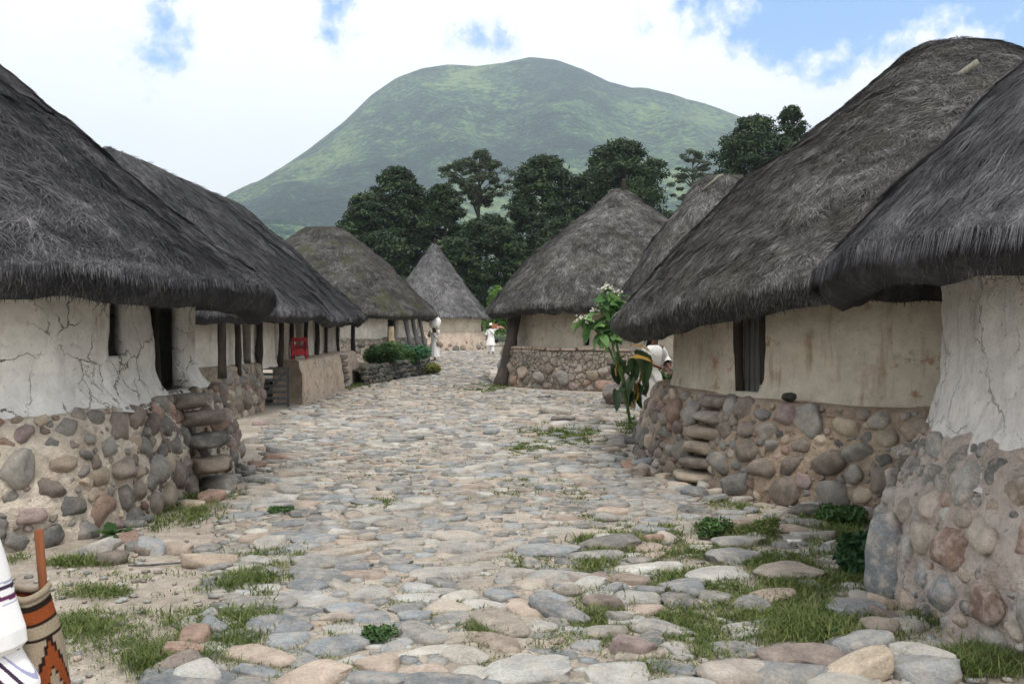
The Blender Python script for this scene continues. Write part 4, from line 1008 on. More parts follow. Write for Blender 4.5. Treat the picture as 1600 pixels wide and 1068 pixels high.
    # low wall of stones between the bend hut and the large right hut
    S = thing('stone_pile', 'heap of grey boulders beside the flowering plant', 'stone pile')
    for k in range(22):
        px, py = r.uniform(945, 1000), r.uniform(598, 640); x, y = px2g(px, py); q = r.uniform(0.12, 0.26)
        link('boulder', cob_mesh(int(r.integers(0, 18)), M_WSTONE, WST, 'w'), S, mw=Matrix.Translation((x, y, gzf(x, y)+q*0.3+(0.18 if k > 13 else 0))) @ Matrix.Rotation(r.uniform(0, 6), 4, 'Z') @ Matrix.Diagonal((q*1.2, q, q*0.7, 1)))
slab_and_bits()

# ------------------------------------------------------------------ vegetation
def leaf_cloud(cent, rad, n, size, r, flat=0.6, shell=0.35, wd=0.45):
    """random leaf quads spread through an ellipsoid; returns verts, faces, tint"""
    d = r.normal(size=(n, 3)); d /= np.linalg.norm(d, axis=1)[:, None]
    q = (shell+(1-shell)*r.random(n)**0.6)[:, None]
    p = cent + d*q*rad
    nn = d*0.5 + r.normal(size=(n, 3))*0.6 + np.array([0, 0, flat]); nn /= np.linalg.norm(nn, axis=1)[:, None]
    a = np.cross(nn, r.normal(size=(n, 3))); a /= np.linalg.norm(a, axis=1)[:, None]; b = np.cross(nn, a)
    s = r.uniform(size[0], size[1], n)[:, None]
    v = np.stack([p-a*s, p-b*s*wd, p+a*s, p+b*s*wd], 1).reshape(-1, 3)
    return v, np.arange(n*4).reshape(-1, 4)
def tree(name, label, px, top, base_y, half, Y, mat, seed, style='pine', leaves=7000, group='trees beyond the village', dens=1.0):
    r = np.random.default_rng(seed); x = (px-800)/F*Y; g = gzf(x, Y); zt = CAMH+(HZ-top)/F*Y; zb = CAMH+(HZ-base_y)/F*Y; hw = half/F*Y
    T = thing(name, label, 'tree', (x, Y, g), 0, group); H = zt-g; cb = max(zb-g, 0.6)
    t = np.linspace(0, 1, 14); bx, by = r.normal(0, 0.25, 2)
    tr = np.stack([bx*np.sin(t*3), by*np.sin(t*2.6), H*0.97*t-0.15], -1); v, f = tube(tr, 0.32*(1-t)**0.8*(H/16)+0.03, 8)
    parts = [(v, f)]; V, Fc, Ti, off = [], [], [], 0
    nl = {'pine': 40, 'umbrella': 30, 'layer': 36, 'thin': 26}[style]
    def width(q):
        if style == 'umbrella': return max(0.12, math.sin(min(1, q*0.95+0.10)*PI)**0.6)
        if style == 'layer': return (1-q**2.6)**0.8*0.95+0.10
        if style == 'thin': return max(0.15, math.sin((0.10+q*0.85)*PI)**0.7)
        return (1-q**2.3)**0.62*0.98+0.06
    up = {'pine': 0.25, 'umbrella': 0.7, 'layer': 0.12, 'thin': 0.5}[style]
    lob = [(r.uniform(0, 6.28), r.uniform(0.75, 1.15)) for _ in range(5)]
    npad = {'pine': 230, 'umbrella': 110, 'layer': 170, 'thin': 80}[style]
    per = max(12, int(leaves*(2.7 if style in ('pine', 'layer') else 2.4)*dens)//npad)
    for k in range(npad):
        q = r.random()**0.85; az = r.uniform(0, 2*PI); w = width(q)
        lobf = 1+0.20*math.sin(3*az+lob[0][0]+q*7)+0.16*math.sin(2*az+lob[1][0]-q*13)+0.10*math.sin(q*31+lob[2][0])
        rr = hw*w*lobf*(1-0.55*r.random()**2.0)
        z = cb+(H-cb)*q
        c = np.array([math.cos(az)*rr, math.sin(az)*rr, z-0.04*hw*(rr/hw)])
        if k < nl:
            i0 = min(0.97, max(0.05, (z/H)-up*rr/H)); s0 = np.array([np.interp(i0, t, tr[:, 0]), np.interp(i0, t, tr[:, 1]), i0*H*0.97])
            parts.append(tube([s0, (s0+c)/2+np.array([0, 0, -0.1 if style in ('pine', 'layer') else 0.1]), c], np.array([0.085, 0.05, 0.02])*(H/16), 5, caps=False))
        sz = hw*r.uniform(0.11, 0.27)*(0.8 if style in ('umbrella', 'thin') else 1.0)
        rad = np.array([sz*1.25, sz*1.25, sz*(0.60 if style in ('pine', 'layer') else 0.6)])
        a, b = leaf_cloud(c, rad, per, (0.10, 0.28) if style in ('pine', 'layer') else (0.07, 0.20), r, 0.6, 0.1, wd=0.33)
        V.append(a); Fc.append(b+off); off += len(a); pt = r.normal(0, .16)
        Ti.append(np.clip(np.repeat(r.beta(2, 2.4, len(b)), 4)+pt, 0, 1))
    v, f = join(parts); link('trunk', mesh('trunk', v, f, M_BARK), T)
    link('crown', mesh('crown', np.concatenate(V), np.concatenate(Fc), mat, False, {'tint': np.concatenate(Ti)}), T)
    return T
tree('conifer_tree', 'dark spreading conifer furthest left in the tree belt, above the mossy roof', 568, 308, 450, 50, 84, M_PINE, 1, 'pine', 9000)
tree('conifer_tree', 'tallest broad conifer left of the pale cone roof', 620, 268, 440, 64, 88, M_PINE, 2, 'pine', 12000)
tree('conifer_tree', 'dark layered conifer right above the tip of the pale cone roof', 690, 292, 450, 48, 86, M_PINE, 3, 'layer', 10000)
tree('umbrella_tree', 'open rounded tree on a bare trunk standing above its neighbours', 750, 238, 318, 52, 92, M_PINE2, 4, 'umbrella', 7500)
tree('conifer_tree', 'bushy conifer between the umbrella tree and the peaked roof', 850, 248, 440, 66, 88, M_PINE, 5, 'pine', 13000)
tree('conifer_tree', 'flat layered conifer rising behind the peak of the bend hut', 968, 222, 400, 80, 86, M_PINE, 6, 'layer', 14000)
tree('thin_tree', 'thin grey green see-through tree right of the bend hut', 1082, 237, 380, 36, 96, M_PINE2, 7, 'thin', 4200)
tree('conifer_tree', 'big dark conifer behind the slope of the large right roof', 1176, 186, 400, 72, 84, M_PINE, 8, 'pine', 13000)
tree('conifer_tree', 'narrow conifer tip furthest right, peeping over the large right roof', 1236, 170, 400, 38, 88, M_PINE, 9, 'pine', 7000)
tree('conifer_tree', 'low dark conifer filling the gap below the umbrella tree', 765, 340, 480, 66, 80, M_PINE, 10, 'pine', 9000)
tree('conifer_tree', 'low dark tree just left of the umbrella trunk', 705, 375, 470, 42, 78, M_PINE, 11, 'pine', 7000)
tree('conifer_tree', 'low tree behind the left slope of the bend hut roof', 880, 345, 470, 60, 79, M_PINE, 12, 'pine', 8000)
tree('conifer_tree', 'low dark tree directly behind the mossy roof', 600, 365, 470, 50, 79, M_PINE, 13, 'pine', 7000)
tree('conifer_tree', 'low tree between the bend hut and the large right roof', 1080, 318, 460, 48, 82, M_PINE, 14, 'pine', 7000)

def shrub(name, label, x, y, rad, h, n, mat, seed, leaf=(0.02, 0.05), group=None, z=None, cat='shrub', lobes=9):
    r = np.random.default_rng(seed); g = gzf(x, y) if z is None else z
    T = thing(name, label, cat, (x, y, g), 0, group)
    V, Fc, Ti, off = [], [], [], 0; st = []
    for k in range(lobes):
        a = r.uniform(0, 6.28); q = rad*0.62*math.sqrt(r.random()); c = np.array([math.cos(a)*q, math.sin(a)*q, h*r.uniform(0.35, 0.78)])
        rr = np.array([rad*0.45, rad*0.45, h*0.30])*r.uniform(0.75, 1.1)
        v, f = leaf_cloud(c, rr, n//lobes, leaf, r, 0.5, 0.2); V.append(v); Fc.append(f+off); off += len(v)
        Ti.append(np.clip(np.repeat(r.beta(2, 2, len(f)), 4)+r.normal(0, .12), 0, 1))
        st.append(tube([(c[0]*0.2, c[1]*0.2, -0.03), (c[0]*0.6, c[1]*0.6, c[2]*0.5), tuple(c)], [0.012, 0.009, 0.004], 5, caps=False))
    v, f = join(st); link('stem', mesh('stem', v, f, M_STEM), T)
    link('foliage', mesh('foliage', np.concatenate(V), np.concatenate(Fc), mat, False, {'tint': np.concatenate(Ti)}), T)
x, y = px2g(604, 590); shrub('garden_shrub', 'feathery dark green shrub, the larger one on the rubble garden wall', -3.95, 30.2, 0.85, 0.95, 9000, M_WEED, 21, (0.02, 0.06), z=0.42)
shrub('garden_shrub', 'lighter leafy shrub at the street end of the rubble garden wall', -3.25, 32.2, 0.65, 0.72, 5000, mat_leaf('fresh_green', (0.035, 0.11, 0.05), (0.06, 0.17, 0.075), (0.11, 0.24, 0.11)), 22, (0.03, 0.08), z=0.42)
shrub('garden_shrub', 'low shrub in the middle of the rubble garden wall', -3.6, 31.6, 0.45, 0.6, 3000, M_WEED, 23, (0.03, 0.07), z=0.42)
shrub('yellow_weed', 'yellowish weeds where the garden wall meets the street', -2.75, 32.9, 0.42, 0.42, 2200, mat_leaf('yellow_weeds', (0.10, 0.12, 0.02), (0.20, 0.21, 0.05), (0.34, 0.34, 0.12)), 24, (0.02, 0.06))
shrub('bright_shrub', 'bright yellow green bush between the cone roof and the bend hut', (785-800)/F*66, 66, 1.6, 4.0, 6000, mat_leaf('bright_bush', (0.06, 0.13, 0.02), (0.12, 0.23, 0.035), (0.20, 0.33, 0.07)), 25, (0.07, 0.16))
shrub('green_bush', 'low dark green bush behind the leaning trunk', 0.35, 33.4, 0.9, 1.3, 5000, M_WEED, 26, (0.03, 0.08))
shrub('green_bush', 'small bush by the wall of the half hidden hut', 2.98, 18.3, 0.3, 0.9, 1500, M_WEED, 27, (0.03, 0.07))
shrub('dark_weed', 'dark leafy weed growing against the standing slab', *px2g(1335, 900), 0.20, 0.30, 1500, mat_leaf('dark_weeds', (0.010, 0.035, 0.010), (0.022, 0.065, 0.018), (0.04, 0.10, 0.03)), 28, (0.018, 0.045), cat='weed')
shrub('leafy_weed', 'spreading weed in the grass left of the white bone', *px2g(1112, 836), 0.22, 0.15, 900, M_WEED, 29, (0.012, 0.03), cat='weed')
shrub('leafy_weed', 'leafy weed at the foot of the large right hut', *px2g(1310, 812), 0.35, 0.17, 1500, M_WEED, 30, (0.015, 0.035), cat='weed')
shrub('leafy_weed', 'fine weed tangled round stones right of the street', *px2g(1205, 836), 0.18, 0.17, 900, M_GRASS, 31, (0.008, 0.02), cat='weed')
shrub('leafy_weed', 'small weed growing between cobbles in the middle foreground', *px2g(590, 1005), 0.13, 0.10, 700, M_WEED, 32, (0.008, 0.02), cat='weed')
shrub('leafy_weed', 'small dark weed at the left side of the cobbles', *px2g(440, 808), 0.16, 0.08, 600, M_WEED, 33, (0.008, 0.02), cat='weed')

def leaf_mesh(L, W, curl, r, n=6):
    t = np.linspace(0, 1, n); w = W*np.sin(PI*np.clip(t*0.93+0.05, 0, 1))**0.8; zc = -curl*t**1.8*L
    v = []
    for k in range(n):
        for s in (-1, 0, 1): v.append((t[k]*L*(1-0.25*curl*t[k]), s*w[k]*0.5, zc[k]+abs(s)*w[k]*0.16+0.01*r.normal()))
    return np.array(v), gridfaces(n, 3)
def rosette(name, label, px, py, n, L, seed, mat=M_WEED):
    x, y = px2g(px, py); r = np.random.default_rng(seed); T = thing(name, label, 'weed', (x, y, gzf(x, y)+0.01), 0)
    for k in range(n):
        l = L*r.uniform(0.7, 1.1); v, f = leaf_mesh(l, l*0.5, r.uniform(0.3, 0.7), r)
        link('leaf', mesh('leaf', v, f, mat, True, {'tint': np.full(len(v), r.random())}), T, (0, 0, 0.01), (0, -r.uniform(0.45, 1.1), k*6.28/n+r.normal(0, .3)))
rosette('broad_leaf_weed', 'broad leaved green weed at the foot of the near left hut', 172, 842, 7, 0.19, 41)
rosette('broad_leaf_weed', 'small rosette of leaves in the grass below the standing slab', 1300, 968, 8, 0.09, 42)
rosette('broad_leaf_weed', 'small leafy rosette right of the stone spread', 1300, 1000, 7, 0.08, 43)

def tobacco():
    x0, y0 = px2g(990, 656); y0 = 16.4; x0 = (985-800)/F*y0; r = np.random.default_rng(9)
    T = thing('tobacco_plant', 'tall broad leaved plant with white flower clusters beside the large right hut', 'plant', (x0, y0, gzf(x0, y0)))
    s = y0/F
    def W(px, py): return np.array([(px-985)*s, 0, CAMH+(HZ-py)*s-gzf(x0, y0)])
    stems = [[(985, 662), (975, 600), (958, 545), (950, 490), (945, 450)], [(985, 660), (972, 590), (945, 530), (925, 510), (912, 495)], [(975, 600), (965, 540), (962, 490), (963, 462)]]
    for st in stems:
        p = np.array([W(*q) for q in st]); p[:, 1] = r.normal(0, .05, len(p)); p[0, 2] = max(p[0, 2], -0.03) if st[0][1] > 650 else p[0, 2]
        v, f = tube(p, np.linspace(0.028, 0.01, len(p)), 7); link('stem', mesh('stem', v, f, M_STEM), T)
    def leaf(px, py, L, ang, pitch, mat, curl=0.5, wd=0.45):
        p = W(px, py); v, f = leaf_mesh(L, L*wd, curl, r, 8)
        o = link('leaf', mesh('leaf', v, f, mat, True, {'tint': np.full(len(v), r.random())}), T, tuple(p+np.array([0, r.normal(0, .04), 0]))); o.rotation_euler = (r.uniform(-1.0, 1.0), -pitch, ang)
    for i in range(95):      # upper fresh leaves
        q = r.random(); st = stems[i % 3]; k = r.uniform(1.9, len(st)-1.05); a, b = st[int(k)], st[int(k)+1]; fr = k-int(k)
        leaf(a[0]+(b[0]-a[0])*fr, a[1]+(b[1]-a[1])*fr, r.uniform(0.20, 0.34), r.uniform(0, 6.28), r.uniform(-1.0, 1.1), M_TOB, 0.5, 0.5)
    for i in range(20):      # older dark leaves hanging lower down
        leaf(r.uniform(952, 1004), r.uniform(545, 610), r.uniform(0.28, 0.42), r.uniform(-2.2, 0.6), r.uniform(-1.1, -0.2), M_TOBD, 0.7, 0.42)
    for px, py, an, pt in ((985, 540, 0.1, 0.1), (990, 590, 0.3, -1.2), (995, 600, -0.3, -1.3), (985, 560, -0.4, 0.3), (1000, 575, 0.5, -1.3), (978, 555, -2.6, -0.4)):
        leaf(px, py, r.uniform(0.4, 0.5), an, pt, M_TOBY, 0.5, 0.32)
    leaf(992, 548, 0.62, 0.05, -0.75, M_TOBD, 0.6, 0.7)
    for cx, cy, n, sp in ((946, 452, 26, 0.12), (912, 505, 42, 0.19), (964, 462, 22, 0.11), (930, 488, 14, 0.09)):
        c = W(cx, cy); parts = []; gp = []
        for k in range(n):
            d = r.normal(size=3); d /= np.linalg.norm(d); d[2] = abs(d[2])*0.7; e = c+d*sp*r.uniform(0.4, 1.0)
            gp.append(tube([c-np.array([0, 0, sp*0.6]), (c+e)/2, e], [0.004, 0.004, 0.006], 4, caps=False))
            ax = d/np.linalg.norm(d); parts.append(tube([e, e+ax*0.03, e+ax*0.045], [0.005, 0.007, 0.019], 6))
        v, f = join(parts); fc = tag(link('flower_cluster', mesh('flower_cluster', v, f, M_PETAL), T), kind='stuff')
        v, f = join(gp); tag(link('flower_stalks', mesh('flower_stalks', v, f, M_STEM), fc), kind='stuff')
tobacco()

# ------------------------------------------------------------------ grass
def grass():
    r = np.random.default_rng(77)
    # (photo px, py, half width, half height, number of tufts, blade length m)
    pat = [(380, 935, 60, 50, 230, .085), (320, 975, 80, 30, 200, .08), (250, 1045, 60, 25, 170, .09), (180, 930, 110, 12, 130, .05), (130, 985, 60, 22, 110, .06), (90, 880, 110, 8, 160, .07), (270, 800, 60, 25, 160, .09), (350, 765, 45, 14, 60, .07), (440, 870, 40, 20, 80, .07), (240, 905, 120, 15, 40, .04), (200, 1010, 160, 40, 150, .035),
           (955, 850, 60, 16, 190, .09), (940, 900, 40, 50, 180, .07), (960, 960, 50, 45, 150, .075), (1000, 1040, 50, 25, 90, .07), (1100, 830, 110, 16, 170, .07), (1180, 900, 180, 50, 520, .06), (1150, 870, 150, 25, 220, .05), (1080, 930, 90, 50, 160, .05), (1120, 960, 120, 35, 150, .055), (1260, 985, 90, 30, 320, .085), (1200, 940, 100, 25, 220, .07), (1240, 900, 80, 30, 180, .06), (1320, 850, 60, 22, 200, .09), (1300, 815, 90, 12, 150, .08), (1530, 1045, 70, 22, 420, .10), (1430, 985, 40, 35, 200, .09), (1380, 930, 25, 30, 90, .08),
           (1050, 985, 40, 40, 90, .06), (1090, 1010, 60, 30, 80, .06), (870, 680, 60, 14, 130, .08), (910, 680, 50, 12, 130, .09), (990, 665, 25, 14, 60, .16), (840, 700, 60, 20, 70, .06), (760, 608, 40, 8, 90, .10), (540, 604, 45, 5, 90, .12), (520, 755, 60, 25, 25, .04), (600, 795, 40, 10, 25, .05), (580, 1000, 60, 22, 90, .05), (620, 945, 100, 25, 60, .04), (720, 960, 60, 30, 55, .045), (560, 1010, 60, 35, 90, .06), (700, 1050, 160, 20, 60, .045), (450, 1040, 90, 25, 60, .05), (760, 985, 30, 30, 80, .06), (830, 880, 40, 22, 70, .05), (880, 780, 80, 25, 70, .045), (930, 820, 60, 20, 70, .05), (740, 880, 200, 60, 80, .03), (640, 740, 200, 40, 60, .035), (1150, 790, 50, 10, 60, .06), (1440, 1045, 60, 15, 120, .08), (900, 990, 60, 50, 70, .05), (1100, 905, 160, 35, 200, .06), (1180, 960, 150, 40, 200, .07), (935, 880, 25, 25, 70, .08), (950, 990, 30, 40, 90, .08), (350, 1000, 70, 40, 120, .07), (400, 905, 40, 35, 120, .08), (800, 760, 30, 12, 30, .05), (815, 700, 25, 10, 40, .06), (1160, 840, 60, 14, 120, .08), (1230, 870, 70, 16, 120, .07), (300, 770, 30, 20, 80, .08), (1350, 905, 30, 22, 120, .09)]
    P0, Ls = [], []
    for px, py, hw, hh, n, L in pat:
        n = int(n*1.9)
        a = np.clip(r.normal(0, .5, n), -1.3, 1.3); b = np.clip(r.normal(0, .5, n), -1.3, 1.3)
        X, Y = px2g(px+a*hw, np.maximum(py+b*hh, 560)); P0.append(np.stack([X, Y], -1)); Ls.append(np.full(n, L))
    P0 = np.concatenate(P0); Ls = np.concatenate(Ls)
    # short sparse growth between the cobbles
    n = 700; yy = 4+22*r.random(n)**1.6; uu = r.random(n); l = np.interp(yy, LE[:, 0], LE[:, 1]); rt = np.interp(yy, RE[:, 0], RE[:, 1])
    P0 = np.vstack([P0, np.stack([l+(rt-l)*uu, yy], -1)]); Ls = np.concatenate([Ls, r.uniform(.02, .04, n)])
    keep = fbm(np.stack([P0[:, 0]*2.6, P0[:, 1]*2.2, P0[:, 0]*0], -1), 201, 3) + r.normal(0, 0.16, len(P0)) > -0.07; P0 = P0[keep]; Ls = Ls[keep]*r.uniform(0.6, 1.35, keep.sum())
    nb = 12
    c = np.repeat(P0, nb, 0) + r.normal(0, 0.028, (len(P0)*nb, 2))*1.3; L = np.repeat(Ls, nb)*r.uniform(0.35, 1.15, len(c))
    z = gz(c[:, 0], c[:, 1]); n = len(c); az = r.uniform(0, 2*PI, n); lean = r.uniform(0.15, 0.95, n)
    d = np.stack([np.cos(az)*lean, np.sin(az)*lean, np.ones(n)], -1); d /= np.linalg.norm(d, axis=1)[:, None]
    sd = np.stack([-np.sin(az), np.cos(az), np.zeros(n)], -1); w = (r.uniform(0.0024, 0.005, n)*np.clip(c[:, 1]/6.0, 0.8, 3))[:, None]*sd
    b = np.stack([c[:, 0], c[:, 1], z+0.005], -1); m = b+d*(L*0.45)[:, None]; t = m+(d*0.7+np.stack([np.cos(az), np.sin(az), -0.3+0*az], -1)*0.45)*(L*0.6)[:, None]
    V = np.stack([b, m+w, t, m-w], 1).reshape(-1, 3)
    ti = np.clip(np.repeat(np.repeat(r.normal(.48, .2, len(P0)), nb)+r.normal(0, .14, n), 4), 0, 1)
    g = link('grass', mesh('grass', V, np.arange(n*4).reshape(-1, 4), M_GRASS, False, {'tint': ti}))
    tag(g, 'short green grass growing between the stones and on the bare earth', 'grass', kind='stuff')
grass()

# ------------------------------------------------------------------ people
def skin_body(parent, J, E, rad, root, mat=M_SKIN, name='body'):
    names = list(J); idx = {k: i for i, k in enumerate(names)}
    me = bpy.data.meshes.new(name); me.from_pydata([J[k] for k in names], [(idx[a], idx[b]) for a, b in E], [])
    me.materials.append(mat); o = link(name, me, parent)
    md = o.modifiers.new('Skin', 'SKIN'); md.use_smooth_shade = True; md.branch_smoothing = 0.6
    sv = me.skin_vertices[0].data
    for k in names:
        rr = rad[k]; sv[idx[k]].radius = (rr, rr) if not isinstance(rr, tuple) else rr; sv[idx[k]].use_root = False
    sv[idx[root]].use_root = True
    # every finger chain that is not joined to the trunk roots at its own first joint
    for k in names:
        if k.endswith('_0'): sv[idx[k]].use_root = True
    s = o.modifiers.new('Subdivision', 'SUBSURF'); s.levels = 2; s.render_levels = 2
    return o
def ring_cloth(name, rings, mat, parent, n=40, pleat=0.0, npl=14, seed=0, cols=None, closed_top=False):
    """rings: (cx,cy,z,rx,ry)"""
    r = np.random.default_rng(seed); V = []; ph = r.uniform(0, 6, 3)
    t = np.arange(n)*2*PI/n; m = len(rings)
    for k, (cx, cy, z, rx, ry) in enumerate(rings):
        f = 1+pleat*(k/(m-1))*(np.sin(npl*t+ph[0])+0.5*np.sin((npl*1.7)//1*t+ph[1]))
        V.append(np.stack([cx+rx*f*np.cos(t), cy+ry*f*np.sin(t), np.full(n, z)+0.006*np.sin(5*t+ph[2])*(k == m-1)], -1))
    V = np.concatenate(V); F_ = [gridfaces(m, n, True)[:, ::-1]]
    if closed_top:
        V = np.vstack([V, [[rings[0][0], rings[0][1], rings[0][2]+0.01]]]); j = np.arange(n); F_.append(np.stack([np.full(n, len(V)-1), j, (j+1) % n], -1))
    o = link(name, mesh(name, V, F_, mat, True, None, cols), parent)
    sm = o.modifiers.new('Solidify', 'SOLIDIFY'); sm.thickness = 0.006; sm.offset = -1
    return o
def person(label, loc, rotz, H, arms, skirt=True, lean=0.0, stride=0.12, seed=0, hair='long', hat=False, pants=False, hem=0.42, scale=1.0, head_turn=0):
    """arms: dict side -> (elbow, wrist, hand) in metres for a 1.62 m figure facing -Y; side l is +X (own left)"""
    P = thing('person', label, 'person', loc, rotz); k = H/1.62; P.scale = (k, k, k)
    ly = -lean
    J = {'pelvis': (0, 0, 0.86), 'waist': (0, ly*0.25, 1.0), 'chest': (0, ly*0.6, 1.20), 'upchest': (0, ly*0.85, 1.31), 'neck': (0, ly*1.0, 1.385), 'head0': (0, ly*1.15-0.005, 1.45), 'head1': (0, ly*1.25-0.01, 1.525), 'head2': (0, ly*1.3+0.005, 1.585), 'nose': (0, ly*1.25-0.085, 1.515), 'chin': (0, ly*1.15-0.05, 1.445)}
    E = [('pelvis', 'waist'), ('waist', 'chest'), ('chest', 'upchest'), ('upchest', 'neck'), ('neck', 'head0'), ('head0', 'head1'), ('head1', 'head2'), ('head1', 'nose'), ('head0', 'chin')]
    R = {'pelvis': (.145, .11), 'waist': (.125, .095), 'chest': (.14, .10), 'upchest': (.12, .085), 'neck': .052, 'head0': .066, 'head1': .082, 'head2': .060, 'nose': .016, 'chin': .03}
    for s, n in ((1, 'l'), (-1, 'r')):
        el, wr, ha = [Vector(q) for q in arms[n]]
        st = stride*s
        J.update({n+'sh': (s*0.165, ly*0.85, 1.315), n+'el': el[:], n+'wr': wr[:], n+'ha': ha[:], n+'hip': (s*0.085, 0, 0.80), n+'kn': (s*0.09, -st*0.45-0.02, 0.46), n+'an': (s*0.09, -st+0.03, 0.075), n+'toe': (s*0.10, -st-0.13, 0.03)})
        E += [('upchest', n+'sh'), (n+'sh', n+'el'), (n+'el', n+'wr'), (n+'wr', n+'ha'), ('pelvis', n+'hip'), (n+'hip', n+'kn'), (n+'kn', n+'an'), (n+'an', n+'toe')]
        R.update({n+'sh': .056, n+'el': .040, n+'wr': .026, n+'ha': (.036, .018), n+'hip': .085, n+'kn': .055, n+'an': .036, n+'toe': (.038, .022)})
        d = (ha-wr).normalized(); sd = d.cross(Vector((0, 1, 0.2))).normalized(); dn = sd.cross(d)
        for i in range(4):
            b = ha+sd*(i-1.5)*0.019; ln = (0.062, 0.075, 0.07, 0.055)[i]; a0, a1, a2 = f'{n}f{i}_0', f'{n}f{i}_1', f'{n}f{i}_2'
            J[a0] = b[:]; J[a1] = (b+d*ln*0.55+dn*0.008)[:]; J[a2] = (b+d*ln+dn*0.028)[:]; E += [(a0, a1), (a1, a2)]; R.update({a0: .0095, a1: .009, a2: .0075})
        b = wr+(ha-wr)*0.45+sd*0.03*s; a0, a1 = f'{n}t_0', f'{n}t_1'; J[a0] = b[:]; J[a1] = (b+d*0.045+sd*0.03*s)[:]; E.append((a0, a1)); R.update({a0: .011, a1: .009})
    skin_body(P, J, E, R, 'pelvis')
    hx, hy, hz = J['head1']
    for s in (1, -1):
        v, f = ICO1; link('eye', mesh('eye', v*0.011+np.array([s*0.03, hy-0.078, hz+0.005]), f, M_EYE), P)
    # tunic
    rg = [(0, ly*0.95, 1.375, .075, .065), (0, ly*0.88, 1.345, .15, .085), (0, ly*0.8, 1.29, .19, .125), (0, ly*0.6, 1.18, .185, .14), (0, ly*0.25, 1.02, .165, .135), (0, 0, 0.94, .165, .135), (0, 0, 0.86, .195, .165), (0, 0, 0.70, .225, .20), (0, -.01, hem+.02, .255, .235), (0, -.01, hem, .257, .237)]
    ring_cloth('tunic', rg, M_CLOTH, P, 44, 0.05, 11, seed)
    for s, n in ((1, 'l'), (-1, 'r')):
        sh = np.array(J[n+'sh']); el = np.array(J[n+'el']); wr = np.array(J[n+'wr'])
        v, f = tube([sh-np.array([s*0.03, 0, 0]), sh+(el-sh)*0.5, el, el+(wr-el)*0.45], [.085, .078, .082, .088], 14, caps=False); o = link('sleeve', mesh('sleeve', v, f, M_CLOTH), P)
        if pants:
            kn = np.array(J[n+'kn']); an = np.array(J[n+'an']); hp = np.array(J[n+'hip'])
            v, f = tube([hp, kn, kn+(an-kn)*0.75], [.11, .088, .085], 14, caps=False); link('trouser_leg', mesh('trouser_leg', v, f, M_CLOTH), P)
    ht = np.array(J['head2'])
    if hair:
        v, f = ICO2; v = v.copy(); v = v*np.array([.092, .10, .095]); v[:, 1] += 0.018; v = v[:]
        v[:, 2] += 0.0; fm = f; v = v+np.array([0, hy+0.004, hz+0.035]); v[:, 1] = np.maximum(v[:, 1], hy-0.06)
        link('hair', mesh('hair', v, fm, M_HAIR), P)
        if hair == 'long':
            ring_cloth('long_hair', [(0, hy+0.03, hz+0.06, .085, .075), (0, hy+0.05, hz-.04, .10, .07), (0, hy+0.09, hz-.18, .12, .06), (0, ly*.6+0.14, 1.18, .13, .05), (0, ly*.3+0.155, 1.02, .10, .04), (0, ly*.2+0.15, .94, .05, .03)], M_HAIR, P, 24, 0.06, 9, seed+1, None, True)
    if hat:
        ring_cloth('white_cap', [(0, hy+.01, hz+.16, .035, .035), (0, hy+.01, hz+.145, .06, .06), (0, hy+.008, hz+.09, .09, .095), (0, hy+.005, hz+.03, .10, .105)], M_CLOTH, P, 24, 0, 5, seed, None, True)
    return P, J, k
# woman carrying a white bundle, left
ox, oy = (679-800)/F*43.2, 43.2
arms = {'l': ((.27, -.10, 1.42), (.15, -.06, 1.62), (.10, -.05, 1.70)), 'r': ((-.30, -.06, 1.16), (-.26, -.24, 1.10), (-.22, -.32, 1.12))}
PW, J, k = person('person in a white dress with long black hair carrying a white bundle on the head', (ox, oy, gzf(ox, oy)), math.radians(-30), 1.52, {'l': ((.26, -.06, 1.40), (.17, -.05, 1.60), (.12, -.04, 1.66)), 'r': ((-.26, -.08, 1.22), (-.20, -.20, 1.34), (-.13, -.24, 1.40))}, lean=0.05, hem=0.22, seed=3)
def bundle(name, label, cat, mat, loc, sc, seed, rot=(0, 0, 0)):
    v, f = ICO3; v = v*(1+0.22*fbm(v*1.7+seed, seed, 3))[:, None]; v = v+0.05*np.stack([fbm(v*6, seed+1, 2)]*3, -1)
    o = link(name, mesh(name, v, f, mat), None, loc, rot, sc); return tag(o, label, cat)
bundle('white_bundle', 'big white cloth bundle carried on the head of the person in white dress', 'bundle', M_CLOTH, (ox+0.02, oy+0.02, gzf(ox, oy)+1.74), (0.25, 0.24, 0.31), 5, (0, 0.25, 0))
bundle('red_cloth_roll', 'faded red cloth roll tied on top of the white bundle', 'bundle', M_REDBUN, (ox-0.13, oy+0.05, gzf(ox, oy)+2.03), (0.15, 0.13, 0.11), 6, (0, 0.3, 0))
def shoulder_bag(label, x, y, z, w, h, mat, strap):
    B = thing('shoulder_bag', label, 'bag', (x, y, z)); ring_cloth('pouch', [(0, 0, h, w*.8, w*.42), (0, 0, h*.7, w, w*.5), (0, 0, h*.25, w, w*.5), (0, 0, .02, w*.7, w*.36), (0, 0, 0, .01, .01)], mat, B, 20, 0, 5, 1)
    v, f = tube(np.array(strap)-np.array([x, y, z]), 0.016, 6); link('strap', mesh('strap', v, f, M_BLACK), B)
shoulder_bag('small pale woven bag at the hip of the person with the white bundle', ox+0.22, oy-0.16, gzf(ox, oy)+0.68, 0.13, 0.24, M_WOODP, [(ox+0.22, oy-0.18, gzf(ox, oy)+0.88), (ox+0.12, oy-0.22, gzf(ox, oy)+1.03), (ox-0.02, oy-0.17, gzf(ox, oy)+1.18), (ox-0.12, oy-0.05, gzf(ox, oy)+1.27)])
